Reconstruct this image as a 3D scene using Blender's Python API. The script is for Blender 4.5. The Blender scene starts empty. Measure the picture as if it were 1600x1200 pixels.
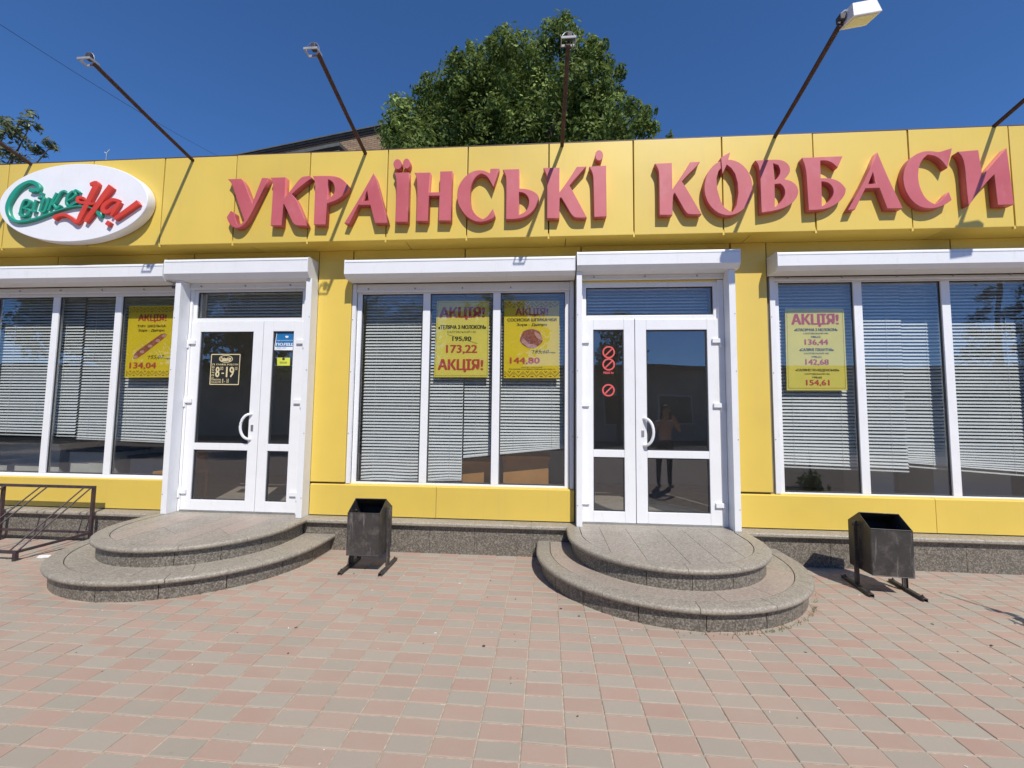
import bpy, bmesh, math, random
import numpy as np
from mathutils import Vector, Matrix

random.seed(7); np.random.seed(7)
SC = bpy.context.scene
COL = SC.collection

# ------------------------------------------------------------------ camera
CAM_H = 1.474; FPX = 677.4
PITCH, YAW, ROLL = (math.radians(a) for a in (4.107, 4.543, 0.627))
_f = Vector((-math.sin(YAW)*math.cos(PITCH), math.cos(YAW)*math.cos(PITCH), math.sin(PITCH)))
_r0 = Vector((math.cos(YAW), math.sin(YAW), 0)); _u0 = _r0.cross(_f)
CR = math.cos(ROLL)*_r0 + math.sin(ROLL)*_u0
CU = -math.sin(ROLL)*_r0 + math.cos(ROLL)*_u0
CF = _f
cam = bpy.data.cameras.new('camera'); cam_o = bpy.data.objects.new('camera', cam); COL.objects.link(cam_o)
cam.sensor_width = 36; cam.sensor_fit = 'HORIZONTAL'; cam.lens = FPX/1600*36
cam.clip_start = 0.05; cam.clip_end = 2000
M3 = Matrix((CR, CU, -CF)).transposed()
cam_o.matrix_world = Matrix.Translation((0, 0, CAM_H)) @ M3.to_4x4()
SC.camera = cam_o
SC.render.resolution_x, SC.render.resolution_y = 1024, 768

# ------------------------------------------------------------------ light
SUN = Vector((0.40, -1.0, 1.25)).normalized()          # towards the sun
W = bpy.data.worlds.new('World'); SC.world = W; W.use_nodes = True
nt = W.node_tree; nt.nodes.clear()
sky = nt.nodes.new('ShaderNodeTexSky'); sky.sky_type = 'NISHITA'; sky.sun_disc = False
sky.sun_elevation = math.asin(SUN.z); sky.sun_rotation = math.atan2(SUN.x, SUN.y)
sky.altitude = 3000; sky.air_density = 1.0; sky.dust_density = 0.0; sky.ozone_density = 10
bg = nt.nodes.new('ShaderNodeBackground'); bg.inputs[1].default_value = 0.145
wo = nt.nodes.new('ShaderNodeOutputWorld')
sat = nt.nodes.new('ShaderNodeHueSaturation'); sat.inputs['Saturation'].default_value = 1.06
nt.links.new(sky.outputs[0], sat.inputs['Color']); nt.links.new(sat.outputs[0], bg.inputs[0]); nt.links.new(bg.outputs[0], wo.inputs[0])
sl = bpy.data.lights.new('sun', 'SUN'); sl.energy = 4.0; sl.angle = math.radians(0.53); sl.color = (1, 0.945, 0.86)
so = bpy.data.objects.new('sun', sl); COL.objects.link(so)
so.rotation_euler = (-SUN).to_track_quat('-Z', 'Y').to_euler(); so.location = (4, -10, 14)
vs = SC.view_settings; vs.view_transform = 'Standard'; vs.look = 'None'; vs.gamma = 1; vs.use_curve_mapping = False
vs.exposure = 0.20
cy = SC.cycles
cy.caustics_reflective = True; cy.blur_glossy = 0.244; cy.caustics_refractive = False
cy.max_bounces = 10; cy.transparent_max_bounces = 16; cy.use_denoising = True
cy.sample_clamp_indirect = 6

# ------------------------------------------------------------------ pixel -> place
def ray(x, y): return CF + CR*((x-800)/FPX) - CU*((y-600)/FPX)
def atY(x, y, Y):
    d = ray(x, y); s = Y/d.y; return Vector((d.x*s, Y, CAM_H+d.z*s))
def zoomer(ox, oy, sc): return lambda x, y: (ox+x/sc, oy+y/sc)

# ------------------------------------------------------------------ object helpers
def tag(o, label=None, cat=None, group=None, kind=None):
    if label: o['label'] = label
    if cat: o['category'] = cat
    if group: o['group'] = group
    if kind: o['kind'] = kind
    return o
def link(name, me, mat=None, parent=None):
    o = bpy.data.objects.new(name, me); COL.objects.link(o)
    if mat is not None:
        me.materials.clear(); me.materials.append(mat)
    if parent is not None: o.parent = parent
    return o
def empty(name, loc, rz=0, **kw):
    o = bpy.data.objects.new(name, None); COL.objects.link(o); o.empty_display_size = .1
    o.location = loc; o.rotation_euler = (0, 0, rz); tag(o, **kw); return o

class MB:
    def __init__(s): s.v = []; s.f = []
    def add(s, vs_, fs_):
        n = len(s.v); s.v += [tuple(p) for p in vs_]; s.f += [tuple(i+n for i in f) for f in fs_]; return s
    def box(s, x0, x1, y0, y1, z0, z1):
        return s.add([(x0,y0,z0),(x1,y0,z0),(x1,y1,z0),(x0,y1,z0),(x0,y0,z1),(x1,y0,z1),(x1,y1,z1),(x0,y1,z1)],
                     [(0,3,2,1),(4,5,6,7),(0,1,5,4),(1,2,6,5),(2,3,7,6),(3,0,4,7)])
    def prismx(s, prof, x0, x1):          # profile of (y,z), extruded along x
        n = len(prof)
        v = [(x0,y,z) for y,z in prof] + [(x1,y,z) for y,z in prof]
        f = [tuple(range(n-1,-1,-1)), tuple(range(n,2*n))] + [(i,(i+1)%n,n+(i+1)%n,n+i) for i in range(n)]
        return s.add(v, f)
    def prismz(s, poly, z0, z1):
        n = len(poly)
        v = [(x,y,z0) for x,y in poly] + [(x,y,z1) for x,y in poly]
        f = [tuple(range(n-1,-1,-1)), tuple(range(n,2*n))] + [(i,(i+1)%n,n+(i+1)%n,n+i) for i in range(n)]
        return s.add(v, f)
    def tube(s, pts, r, seg=8, r1=None):
        pts = [Vector(p) for p in pts]; n = len(pts); base = len(s.v)
        up = Vector((0.13, 0.21, 1)).normalized()
        for i, p in enumerate(pts):
            d = (pts[min(i+1,n-1)]-pts[max(i-1,0)]).normalized()
            a = d.cross(up)
            if a.length < .05: a = d.cross(Vector((1,0.1,0)))
            a.normalize(); b = d.cross(a)
            rr = r if r1 is None else r+(r1-r)*i/max(n-1,1)
            for k in range(seg):
                t = 2*math.pi*k/seg; s.v.append(tuple(p+a*rr*math.cos(t)+b*rr*math.sin(t)))
        for i in range(n-1):
            for k in range(seg):
                k2 = (k+1)%seg; s.f.append((base+i*seg+k, base+(i+1)*seg+k, base+(i+1)*seg+k2, base+i*seg+k2))
        s.f.append(tuple(base+k for k in range(seg))); s.f.append(tuple(base+(n-1)*seg+k for k in range(seg-1,-1,-1)))
        return s
    def bar(s, a, b, w, h=None):          # square bar between two points
        a, b = Vector(a), Vector(b); h = h or w; d = (b-a).normalized()
        u = d.cross(Vector((0,0,1)))
        if u.length < .05: u = Vector((1,0,0))
        u.normalize(); v = u.cross(d)
        c = [u*w/2+v*h/2, -u*w/2+v*h/2, -u*w/2-v*h/2, u*w/2-v*h/2]
        return s.add([a+q for q in c]+[b+q for q in c], [(0,1,2,3),(7,6,5,4),(0,4,5,1),(1,5,6,2),(2,6,7,3),(3,7,4,0)])
    def mesh(s, name='mesh', bevel=0, smooth=False, seg=2):
        me = bpy.data.meshes.new(name); me.from_pydata(s.v, [], s.f)
        bm = bmesh.new(); bm.from_mesh(me)
        bmesh.ops.recalc_face_normals(bm, faces=bm.faces)
        if bevel:
            bmesh.ops.bevel(bm, geom=[e for e in bm.edges if len(e.link_faces)==2 and e.calc_face_angle(0) > .5], offset=bevel, segments=seg, affect='EDGES', profile=.6, clamp_overlap=True)
        bm.to_mesh(me); bm.free()
        if smooth:
            for p in me.polygons: p.use_smooth = True
            try: me.set_sharp_from_angle(angle=math.radians(40))
            except Exception: pass
        me.update(); return me
    def build(s, name, mat, parent=None, bevel=0, smooth=False, seg=2):
        return link(name, s.mesh(name, bevel, smooth, seg), mat, parent)
def box(name, mat, parent, x0, x1, y0, y1, z0, z1, bevel=0):
    return MB().box(min(x0,x1),max(x0,x1),min(y0,y1),max(y0,y1),min(z0,z1),max(z0,z1)).build(name, mat, parent, bevel)

# flat outlines -> mesh standing in the facade plane (x, z), front at y = Y
def curve_mesh(loops, depth, Y, bevel=0.0):
    cu = bpy.data.curves.new('outline', 'CURVE'); cu.dimensions = '2D'; cu.fill_mode = 'BOTH'
    cu.extrude = max(depth/2-bevel, 0.00001); cu.bevel_depth = bevel; cu.bevel_resolution = 1
    for lp in loops:
        sp = cu.splines.new('POLY'); sp.points.add(len(lp)-1); sp.use_cyclic_u = True
        for p, q in zip(sp.points, lp): p.co = (q[0], q[1], 0, 1)
    return _to_mesh(cu, depth, Y)
def _to_mesh(cu, depth, Y):
    ob = bpy.data.objects.new('outline', cu)
    me = bpy.data.meshes.new_from_object(ob)
    bpy.data.objects.remove(ob); bpy.data.curves.remove(cu)
    co = np.empty(len(me.vertices)*3); me.vertices.foreach_get('co', co); co = co.reshape(-1,3)
    out = np.stack([co[:,0], Y+depth/2-co[:,2], co[:,1]], -1)
    me.vertices.foreach_set('co', out.ravel()); me.update(); return me
def text_mesh(s, rect, Y, bold=0.0, depth=0.0006, shear=0.0):
    """lettering fitted into the facade rectangle (x0,z0,x1,z1)"""
    cu = bpy.data.curves.new('lettering', 'FONT'); cu.body = s; cu.size = 1; cu.shear = shear
    cu.resolution_u = 2; cu.extrude = 0.0
    ob = bpy.data.objects.new('lettering', cu); me = bpy.data.meshes.new_from_object(ob)
    bpy.data.objects.remove(ob); bpy.data.curves.remove(cu)
    co = np.empty(len(me.vertices)*3); me.vertices.foreach_get('co', co); co = co.reshape(-1,3)
    mn, mx = co.min(0), co.max(0); x0, z0, x1, z1 = rect
    X = x0+(co[:,0]-mn[0])/(mx[0]-mn[0])*(x1-x0); Z = z0+(co[:,1]-mn[1])/(mx[1]-mn[1])*(z1-z0)
    # overlapping glyph outlines: every loose piece gets its own hair-thin layer
    par = list(range(len(X)))
    def find(a):
        while par[a] != a: par[a] = par[par[a]]; a = par[a]
        return a
    for p in me.polygons:
        v0 = find(p.vertices[0])
        for v in p.vertices[1:]: par[find(v)] = v0
    ids = {}; lay = np.array([ids.setdefault(find(i), len(ids)) for i in range(len(X))])
    pts = np.stack([X, Y-.00004*(lay % 3)-np.random.default_rng(5).random(len(X))*.00008, Z], -1)
    if not bold:
        me.vertices.foreach_set('co', pts.ravel()); me.update(); return me
    # heavier face: the same outlines overprinted a hair apart, each on its own layer
    faces = [tuple(p.vertices) for p in me.polygons]; n_ = len(pts); hgt = (z1-z0)/(mx[1]-mn[1]); VV = []; FF = []
    for k, (dx, dz) in enumerate(((-1,.3),(0,-.3),(1,.3))):
        VV += [(p[0]+dx*hgt*min(bold*2.2,.055), p[1]-.0003*k, p[2]+dz*hgt*min(bold*2.2,.055)) for p in pts]; FF += [tuple(i+n_*k for i in f) for f in faces]
    m2 = bpy.data.meshes.new('lettering'); m2.from_pydata(VV, [], FF); bpy.data.meshes.remove(me); return m2
def prect(x0, y0, x1, y1, Y):             # picture rectangle -> facade rectangle on plane Y
    a = atY(x0, y1, Y); b = atY(x1, y0, Y); c = atY(x0, y0, Y); d = atY(x1, y1, Y)
    return ((a.x+c.x)/2, (a.z+d.z)/2, (b.x+d.x)/2, (b.z+c.z)/2)

# ------------------------------------------------------------------ materials
MATS = {}
def nodes(name):
    m = bpy.data.materials.new(name); m.use_nodes = True; n = m.node_tree
    b = n.nodes['Principled BSDF']; MATS[name] = m
    return m, n, b
def N(n, t, **kw):
    o = n.nodes.new(t)
    for k, v in kw.items():
        if k in o.inputs.keys(): o.inputs[k].default_value = v
        else: setattr(o, k, v)
    return o
def ramp(n, fac, stops, interp='LINEAR'):
    r = n.nodes.new('ShaderNodeValToRGB'); r.color_ramp.interpolation = interp; e = r.color_ramp.elements
    while len(e) < len(stops): e.new(.5)
    for el, (p, c) in zip(e, stops):
        el.position = p; el.color = (*c, 1) if len(c) == 3 else c
    n.links.new(fac, r.inputs[0]); return r.outputs[0]
def mixc(n, fac, a, b, mode='MIX'):
    m = n.nodes.new('ShaderNodeMix'); m.data_type = 'RGBA'; m.blend_type = mode
    for v, i in ((fac, 0), (a, 6), (b, 7)):
        if isinstance(v, (int, float)): m.inputs[i].default_value = v
        elif isinstance(v, tuple): m.inputs[i].default_value = (*v, 1)
        else: n.links.new(v, m.inputs[i])
    return m.outputs[2]
def noise(n, scale, detail=4, rough=.6, vec=None, out='Fac'):
    t = N(n, 'ShaderNodeTexNoise', Scale=scale, Detail=detail, Roughness=rough)
    n.links.new(vec if vec is not None else pos(n), t.inputs['Vector']); return t.outputs[out]
def pos(n):
    for q in n.nodes:
        if q.type == 'NEW_GEOMETRY': return q.outputs['Position']
    return n.nodes.new('ShaderNodeNewGeometry').outputs['Position']
def mapping(n, sc=(1,1,1)):
    m = n.nodes.new('ShaderNodeMapping'); m.inputs['Scale'].default_value = sc; n.links.new(pos(n), m.inputs[0]); return m.outputs[0]
def bump(n, b, h, strength=.3, dist=.01):
    k = N(n, 'ShaderNodeBump', Strength=strength, Distance=dist); n.links.new(h, k.inputs['Height']); n.links.new(k.outputs[0], b.inputs['Normal'])
def simple(name, col, rough=.5, var=.12, scale=6, metal=0, dirt=None, dirtamt=.0, bmp=0, bscale=60):
    m, n, b = nodes(name)
    f = noise(n, scale); lo = tuple(c*(1-var) for c in col); hi = tuple(min(1, c*(1+var)) for c in col)
    c = ramp(n, f, [(.3, lo), (.7, hi)])
    if dirt:
        d = ramp(n, noise(n, 2.3, 8, .7), [(.52, (0,0,0)), (.75, (dirtamt,)*3)])
        c = mixc(n, d, c, dirt)
    n.links.new(c, b.inputs['Base Color']); b.inputs['Metallic'].default_value = metal
    r = ramp(n, noise(n, scale*3), [(.3, (max(rough-.08,.02),)*3), (.7, (min(rough+.1,1),)*3)]); n.links.new(r, b.inputs['Roughness'])
    if bmp: bump(n, b, noise(n, bscale), bmp, .004)
    return m
def yellow_mat(name, col):
    m, n, b = nodes(name)
    c = ramp(n, noise(n, 1.1, 3), [(.3, tuple(q*.95 for q in col)), (.7, tuple(min(1,q*1.04) for q in col))])
    streak = ramp(n, noise(n, 3, 6, .65, mapping(n, (5, 5, .35))), [(.55, (0,0,0)), (.8, (.22,)*3)])
    c = mixc(n, streak, c, (.50, .40, .20))
    dust = ramp(n, noise(n, 30, 4, .7), [(.6, (0,0,0)), (.85, (.18,)*3)])
    c = mixc(n, dust, c, (.62, .52, .30))
    n.links.new(c, b.inputs['Base Color'])
    oi = n.nodes.new('ShaderNodeObjectInfo')
    hs = N(n, 'ShaderNodeHueSaturation'); mr = N(n, 'ShaderNodeMapRange'); mr.inputs[3].default_value = .95; mr.inputs[4].default_value = 1.04
    n.links.new(oi.outputs['Random'], mr.inputs[0]); n.links.new(mr.outputs[0], hs.inputs['Value']); n.links.new(c, hs.inputs['Color'])
    n.links.new(hs.outputs[0], b.inputs['Base Color'])
    b.inputs['Roughness'].default_value = .42
    bump(n, b, noise(n, 1.6, 2), .12, .02)
    return m
yellow_mat('yellow', (.70, .51, .095))
def white_mat(name, col, rough, dirt):
    m, n, b = nodes(name)
    c = ramp(n, noise(n, 4, 5), [(.3, tuple(q*.95 for q in col)), (.7, col)])
    d = ramp(n, noise(n, 5, 8, .75, mapping(n, (3, 3, .8))), [(.56, (0,0,0)), (.82, (dirt,)*3)])
    c = mixc(n, d, c, (.42, .37, .30)); n.links.new(c, b.inputs['Base Color']); b.inputs['Roughness'].default_value = rough
    return m
white_mat('pvc', (.80, .81, .82), .32, .35)
white_mat('shutter_white', (.78, .79, .80), .38, .35)
white_mat('sign_white', (.84, .84, .86), .4, .15)
simple('rubber', (.035,.035,.036), .6)
simple('steel', (.42,.42,.42), .4, metal=.8); simple('lamp_grey', (.30,.30,.31), .5, .2, 20)
def red_mat():
    m, n, b = nodes('letter_red')
    c = ramp(n, noise(n, 2.2, 5), [(.3, (.47,.088,.100)), (.7, (.56,.130,.145))])
    d = ramp(n, noise(n, 9, 8, .7, mapping(n, (1,1,.4))), [(.55, (0,0,0)), (.8, (.35,)*3)])
    c = mixc(n, d, c, (.62,.28,.28)); n.links.new(c, b.inputs['Base Color']); b.inputs['Roughness'].default_value = .48
red_mat()
simple('logo_green', (.02,.30,.20), .4, .1); simple('logo_red', (.62,.055,.03), .4, .1)
simple('dark_trim', (.10,.055,.045), .5)
simple('rust', (.055,.027,.020), .75, .5, 22, dirt=(.14,.052,.022), dirtamt=.7, bmp=.5)
simple('dark_bracket', (.05,.04,.045), .6)
simple('lamp_white', (.74,.74,.73), .4, dirt=(.3,.25,.2), dirtamt=.4)
def bin_mat():
    m, n, b = nodes('bin_black')
    c = ramp(n, noise(n, 7, 6), [(.3, (.030,.027,.025)), (.7, (.055,.050,.046))])
    s = ramp(n, noise(n, 6, 9, .8), [(.50, (0,0,0)), (.64, (.8,)*3)])
    c = mixc(n, s, c, (.115,.10,.09))
    s3 = ramp(n, noise(n, 5, 8, .75, mapping(n, (4, 4, .5))), [(.57, (0,0,0)), (.66, (.6,)*3)]); c = mixc(n, s3, c, (.22,.205,.195))
    s2 = ramp(n, noise(n, 3, 7, .7), [(.62, (0,0,0)), (.74, (.5,)*3)]); c = mixc(n, s2, c, (.10,.065,.04))
    n.links.new(c, b.inputs['Base Color']); b.inputs['Roughness'].default_value = .5; bump(n, b, noise(n, 40), .25, .003)
bin_mat()
simple('rack_paint', (.045,.032,.038), .5, .4, 20, dirt=(.13,.06,.035), dirtamt=.6)
def granite(name, dark, mid, light, pink, dustamt, rough):
    m, n, b = nodes(name)
    v = N(n, 'ShaderNodeTexVoronoi', Scale=100); n.links.new(pos(n), v.inputs['Vector'])
    sep = N(n, 'ShaderNodeSeparateColor'); n.links.new(v.outputs['Color'], sep.inputs[0])
    c = ramp(n, sep.outputs[0], [(.0, dark), (.34, mid), (.62, light), (.86, dark)], 'CONSTANT')
    c2 = ramp(n, noise(n, 60, 5, .7), [(.38, dark), (.52, mid), (.66, light)])
    c = mixc(n, .4, c, c2)
    oi = n.nodes.new('ShaderNodeObjectInfo')
    pk = ramp(n, oi.outputs['Random'], [(.5, (0,0,0)), (.95, (.5,)*3)])
    c = mixc(n, pk, c, (.46,.30,.26)) if pink else c
    d = ramp(n, noise(n, 3.5, 7, .7), [(.3, (dustamt*.5,)*3), (.72, (dustamt,)*3)])
    c = mixc(n, d, c, (.40,.355,.28)); n.links.new(c, b.inputs['Base Color'])
    r = ramp(n, noise(n, 5, 6), [(.3, (rough,)*3), (.7, (min(1, rough+.25),)*3)]); n.links.new(r, b.inputs['Roughness'])
    bump(n, b, noise(n, 120, 3), .12, .002)
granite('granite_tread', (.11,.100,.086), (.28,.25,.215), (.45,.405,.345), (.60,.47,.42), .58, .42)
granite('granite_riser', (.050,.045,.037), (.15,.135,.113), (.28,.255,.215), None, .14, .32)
granite('granite_border', (.10,.091,.076), (.25,.226,.19), (.41,.37,.31), None, .58, .42)

def paver_mat(name, lo, hi):
    m, n, b = nodes(name)
    oi = n.nodes.new('ShaderNodeObjectInfo'); at = N(n, 'ShaderNodeAttribute', attribute_name='tone')
    ad = N(n, 'ShaderNodeMath', operation='ADD'); n.links.new(oi.outputs['Random'], ad.inputs[0]); n.links.new(at.outputs['Fac'], ad.inputs[1])
    fr = N(n, 'ShaderNodeMath', operation='FRACT'); n.links.new(ad.outputs[0], fr.inputs[0])
    c = ramp(n, fr.outputs[0], [(0, lo), (1, hi)])
    c = mixc(n, ramp(n, noise(n, 55, 6, .75), [(.35, (0,0,0)), (.75, (.35,)*3)]), c, (.30,.265,.22))
    c = mixc(n, ramp(n, noise(n, 1.3, 6, .65), [(.36, (.08,)*3), (.70, (.78,)*3)]), c, (.39,.315,.25))      # trodden sand film
    c = mixc(n, ramp(n, noise(n, 420, 2, .5), [(.62, (0,0,0)), (.75, (.35,)*3)]), c, (.16,.14,.12))
    c = mixc(n, ramp(n, noise(n, 12, 2, .5), [(.74, (0,0,0)), (.77, (.45,)*3)]), c, (.12,.10,.085))         # gum and drip spots
    n.links.new(c, b.inputs['Base Color']); b.inputs['Roughness'].default_value = .82
    bump(n, b, noise(n, 260, 4), .35, .002)
paver_mat('paver_red', (.385,.238,.182), (.43,.282,.218)); paver_mat('paver_grey', (.312,.284,.225), (.370,.337,.270))
simple('joint_sand', (.45,.38,.29), .95, .3, 40, dirt=(.17,.14,.11), dirtamt=.9)
# paving beyond the built pieces: the same grid carried by the material
def plaza_mat(gx, gy, w, l):
    m, n, b = nodes('plaza')
    sx = N(n, 'ShaderNodeSeparateXYZ'); n.links.new(pos(n), sx.inputs[0])
    def M(op, a, bb=None):
        q = N(n, 'ShaderNodeMath', operation=op)
        for i, v in enumerate((a, bb)):
            if v is None: continue
            if isinstance(v, (int, float)): q.inputs[i].default_value = v
            else: n.links.new(v, q.inputs[i])
        return q.outputs[0]
    u = M('DIVIDE', M('SUBTRACT', sx.outputs[0], gx), w); v = M('DIVIDE', M('SUBTRACT', sx.outputs[1], gy), l)
    par = M('FLOORED_MODULO', M('ADD', M('FLOOR', u), M('FLOOR', v)), 2.0)
    c = mixc(n, par, (.31,.295,.255), (.385,.24,.19))
    fu, fv = M('FRACT', u), M('FRACT', v)
    e = M('MAXIMUM', M('GREATER_THAN', M('ABSOLUTE', M('SUBTRACT', fu, .5)), .48), M('GREATER_THAN', M('ABSOLUTE', M('SUBTRACT', fv, .5)), .462))
    c = mixc(n, e, c, (.30,.26,.21))
    c = mixc(n, ramp(n, noise(n, .9, 6, .65), [(.4, (0,0,0)), (.72, (.5,)*3)]), c, (.33,.28,.23))
    n.links.new(c, b.inputs['Base Color']); b.inputs['Roughness'].default_value = .85
GX, GY, PW, PL = -0.106, 2.856, 0.2, 0.11268
plaza_mat(GX, GY, PW, PL)
simple('asphalt', (.055,.054,.052), .9, .25, 3)
def glass_mat(name, tint, k):
    m, n, b = nodes(name); n.nodes.remove(b); out = n.nodes['Material Output']
    tr = n.nodes.new('ShaderNodeBsdfTransparent'); tr.inputs[0].default_value = (*tint, 1)
    gl = n.nodes.new('ShaderNodeBsdfGlossy'); gl.inputs['Roughness'].default_value = .004; gl.inputs[0].default_value = (.95,.97,1,1)
    fr = N(n, 'ShaderNodeFresnel', IOR=1.52)
    mu = N(n, 'ShaderNodeMath', operation='MULTIPLY', use_clamp=True); mu.inputs[1].default_value = k
    n.links.new(fr.outputs[0], mu.inputs[0])
    ge = n.nodes.new('ShaderNodeNewGeometry'); inv_ = N(n, 'ShaderNodeMath', operation='SUBTRACT'); inv_.inputs[0].default_value = 1
    n.links.new(ge.outputs['Backfacing'], inv_.inputs[1]); m2 = N(n, 'ShaderNodeMath', operation='MULTIPLY')       # only the outer face mirrors
    n.links.new(mu.outputs[0], m2.inputs[0]); n.links.new(inv_.outputs[0], m2.inputs[1]); mu = m2
    mx = n.nodes.new('ShaderNodeMixShader'); n.links.new(mu.outputs[0], mx.inputs[0]); n.links.new(tr.outputs[0], mx.inputs[1]); n.links.new(gl.outputs[0], mx.inputs[2])
    # large slow warp of the pane
    bp = N(n, 'ShaderNodeBump', Strength=.06, Distance=.05); n.links.new(noise(n, 1.2, 1, .4), bp.inputs['Height']); n.links.new(bp.outputs[0], gl.inputs['Normal'])
    n.links.new(mx.outputs[0], out.inputs[0])
glass_mat('glass', (.88,.89,.88), 2.4); glass_mat('door_glass', (.85,.85,.84), 3.3)
def blind_mat():
    m, n, b = nodes('blind'); b.inputs['Base Color'].default_value = (.80,.82,.84,1); b.inputs['Roughness'].default_value = .45
    c = ramp(n, noise(n, 3, 4), [(.3, (.74,.76,.78)), (.7, (.84,.86,.88))]); n.links.new(c, b.inputs['Base Color'])
blind_mat()
simple('room_wall', (.62,.60,.56), .9, .1, 1.5); simple('room_floor', (.42,.39,.35), .6); simple('room_white', (.62,.62,.60), .6)
simple('room_wood', (.52,.27,.10), .5, .15, 4); simple('room_dark', (.05,.048,.045), .6); simple('core', (.18,.16,.13), .9)
simple('poster_yellow', (.86,.65,.03), .38, .05, 3); simple('poster_lemon', (.86,.74,.14), .38, .05, 3)
simple('print_red', (.56,.085,.055), .5, .08); simple('print_black', (.045,.04,.02), .5); simple('print_brown', (.24,.055,.025), .5)
simple('print_meat', (.38,.12,.07), .45, .35, 40); simple('print_pink', (.62,.34,.29), .45, .3, 50)
simple('hours_black', (.022,.022,.018), .4); simple('hours_gold', (.66,.56,.32), .45, .12)
simple('police_blue', (.02,.16,.38), .35, .08); simple('sticker_white', (.76,.79,.82), .4); simple('sticker_lime', (.62,.66,.08), .4)
simple('ban_red', (.66,.10,.095), .45, .06)
simple('paper', (.80,.79,.76), .7)
def leaf_mat(name, lo, hi, tr=.25):
    m, n, b = nodes(name); out = n.nodes['Material Output']
    at = N(n, 'ShaderNodeAttribute', attribute_name='tone')
    c = ramp(n, at.outputs['Fac'], [(0, lo), (.85, hi), (1, tuple(min(1,q*1.9+.03) for q in hi))])
    n.links.new(c, b.inputs['Base Color']); b.inputs['Roughness'].default_value = .6; b.inputs['Specular IOR Level'].default_value = .25
    t = n.nodes.new('ShaderNodeBsdfTranslucent'); n.links.new(c, t.inputs[0])
    mx = n.nodes.new('ShaderNodeMixShader'); mx.inputs[0].default_value = tr
    n.links.new(b.outputs[0], mx.inputs[1]); n.links.new(t.outputs[0], mx.inputs[2]); n.links.new(mx.outputs[0], out.inputs[0])
leaf_mat('leaf', (.072,.112,.024), (.205,.265,.065), .38); leaf_mat('leaf_grey', (.09,.115,.05), (.25,.28,.16), .35); leaf_mat('needle', (.012,.026,.014), (.035,.06,.03), .1)
leaf_mat('grass_leaf', (.06,.09,.02), (.15,.19,.05))
simple('bark', (.11,.085,.065), .9, .3, 12, bmp=.6, bscale=25)
def brick_mat():
    m, n, b = nodes('far_brick')
    tc = n.nodes.new('ShaderNodeTexCoord')
    mp = n.nodes.new('ShaderNodeMapping'); mp.inputs['Rotation'].default_value = (math.pi/2, 0, 0); n.links.new(tc.outputs['Object'], mp.inputs[0])
    br = N(n, 'ShaderNodeTexBrick', Scale=1.0); br.inputs['Brick Width'].default_value = .26; br.inputs['Row Height'].default_value = .078; br.inputs['Mortar Size'].default_value = .012
    br.inputs['Color1'].default_value = (.40,.25,.14,1); br.inputs['Color2'].default_value = (.27,.165,.095,1); br.inputs['Mortar'].default_value = (.12,.09,.065,1)
    n.links.new(mp.outputs[0], br.inputs['Vector'])
    c = mixc(n, ramp(n, noise(n, 1.5, 5), [(.4, (0,0,0)), (.75, (.3,)*3)]), br.outputs[0], (.26,.17,.11))
    n.links.new(c, b.inputs['Base Color']); b.inputs['Roughness'].default_value = .9
brick_mat()
simple('slate', (.10,.10,.095), .9, .25, 6); simple('fence_grey', (.42,.40,.37), .9, .2, 1.2); simple('plaster', (.36,.33,.28), .9, .15, 1)
simple('window_dark', (.03,.035,.04), .12, .1); simple('wire', (.03,.03,.032), .6)
G_ = MATS

# ================================================================== GROUND
g = MB().add([(-150,-150,-.03),(150,-150,-.03),(150,150,-.03),(-150,150,-.03)], [(0,1,2,3)]).build('ground', G_['asphalt']); tag(g, 'dark asphalt ground reaching out to the horizon', 'ground', kind='structure')
PX0, PX1, PY0, PY1 = -8.0, 7.0, 1.15, 4.66
ci0, ci1 = math.floor((PX0-GX)/PW), math.ceil((PX1-GX)/PW)
rj0, rj1 = math.floor((GY-PY1)/PL), math.ceil((GY-PY0)/PL)       # rows count towards the camera
xa, xb = GX+ci0*PW, GX+ci1*PW; yb_, ya_ = GY-rj0*PL, GY-rj1*PL
pl = MB()
for (x0,x1,y0,y1) in ((-30,30,-9,ya_),(-30,xa,ya_,8),(xb,30,ya_,8)):
    pl.add([(x0,y0,0),(x1,y0,0),(x1,y1,0),(x0,y1,0)], [(0,1,2,3)])
pz = pl.build('plaza_paving', G_['plaza']); tag(pz, 'red and grey paved plaza around the shop', 'paving', kind='structure')
bed = MB().add([(xa,ya_,-.0045),(xb,ya_,-.0045),(xb,yb_,-.0045),(xa,yb_,-.0045)], [(0,1,2,3)]).build('pavement', G_['joint_sand'])
tag(bed, 'pavement of checkered red and grey rectangular pavers before the shop', 'pavement', kind='structure')
def paver_geo():
    gx, gy, e, z = PW/2-.0030, PL/2-.0030, .0036, 0.0
    def rr(ix, z): return [(-gx+ix,-gy+ix,z),(gx-ix,-gy+ix,z),(gx-ix,gy-ix,z),(-gx+ix,gy-ix,z)]
    v = rr(0,-.012)+rr(0,-.0025)+rr(e,0)
    f = [(8,9,10,11)]
    for a in (0,4):
        for k in range(4): f.append((a+k, a+(k+1)%4, a+4+(k+1)%4, a+4+k))
    return v, f
PV, PF = paver_geo()
shared = {}
for q, mt in ((1,'paver_red'),(0,'paver_grey')):
    shared[q] = MB().add(PV, PF).mesh('paver'); shared[q].materials.append(G_[mt])
cells = []
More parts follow.
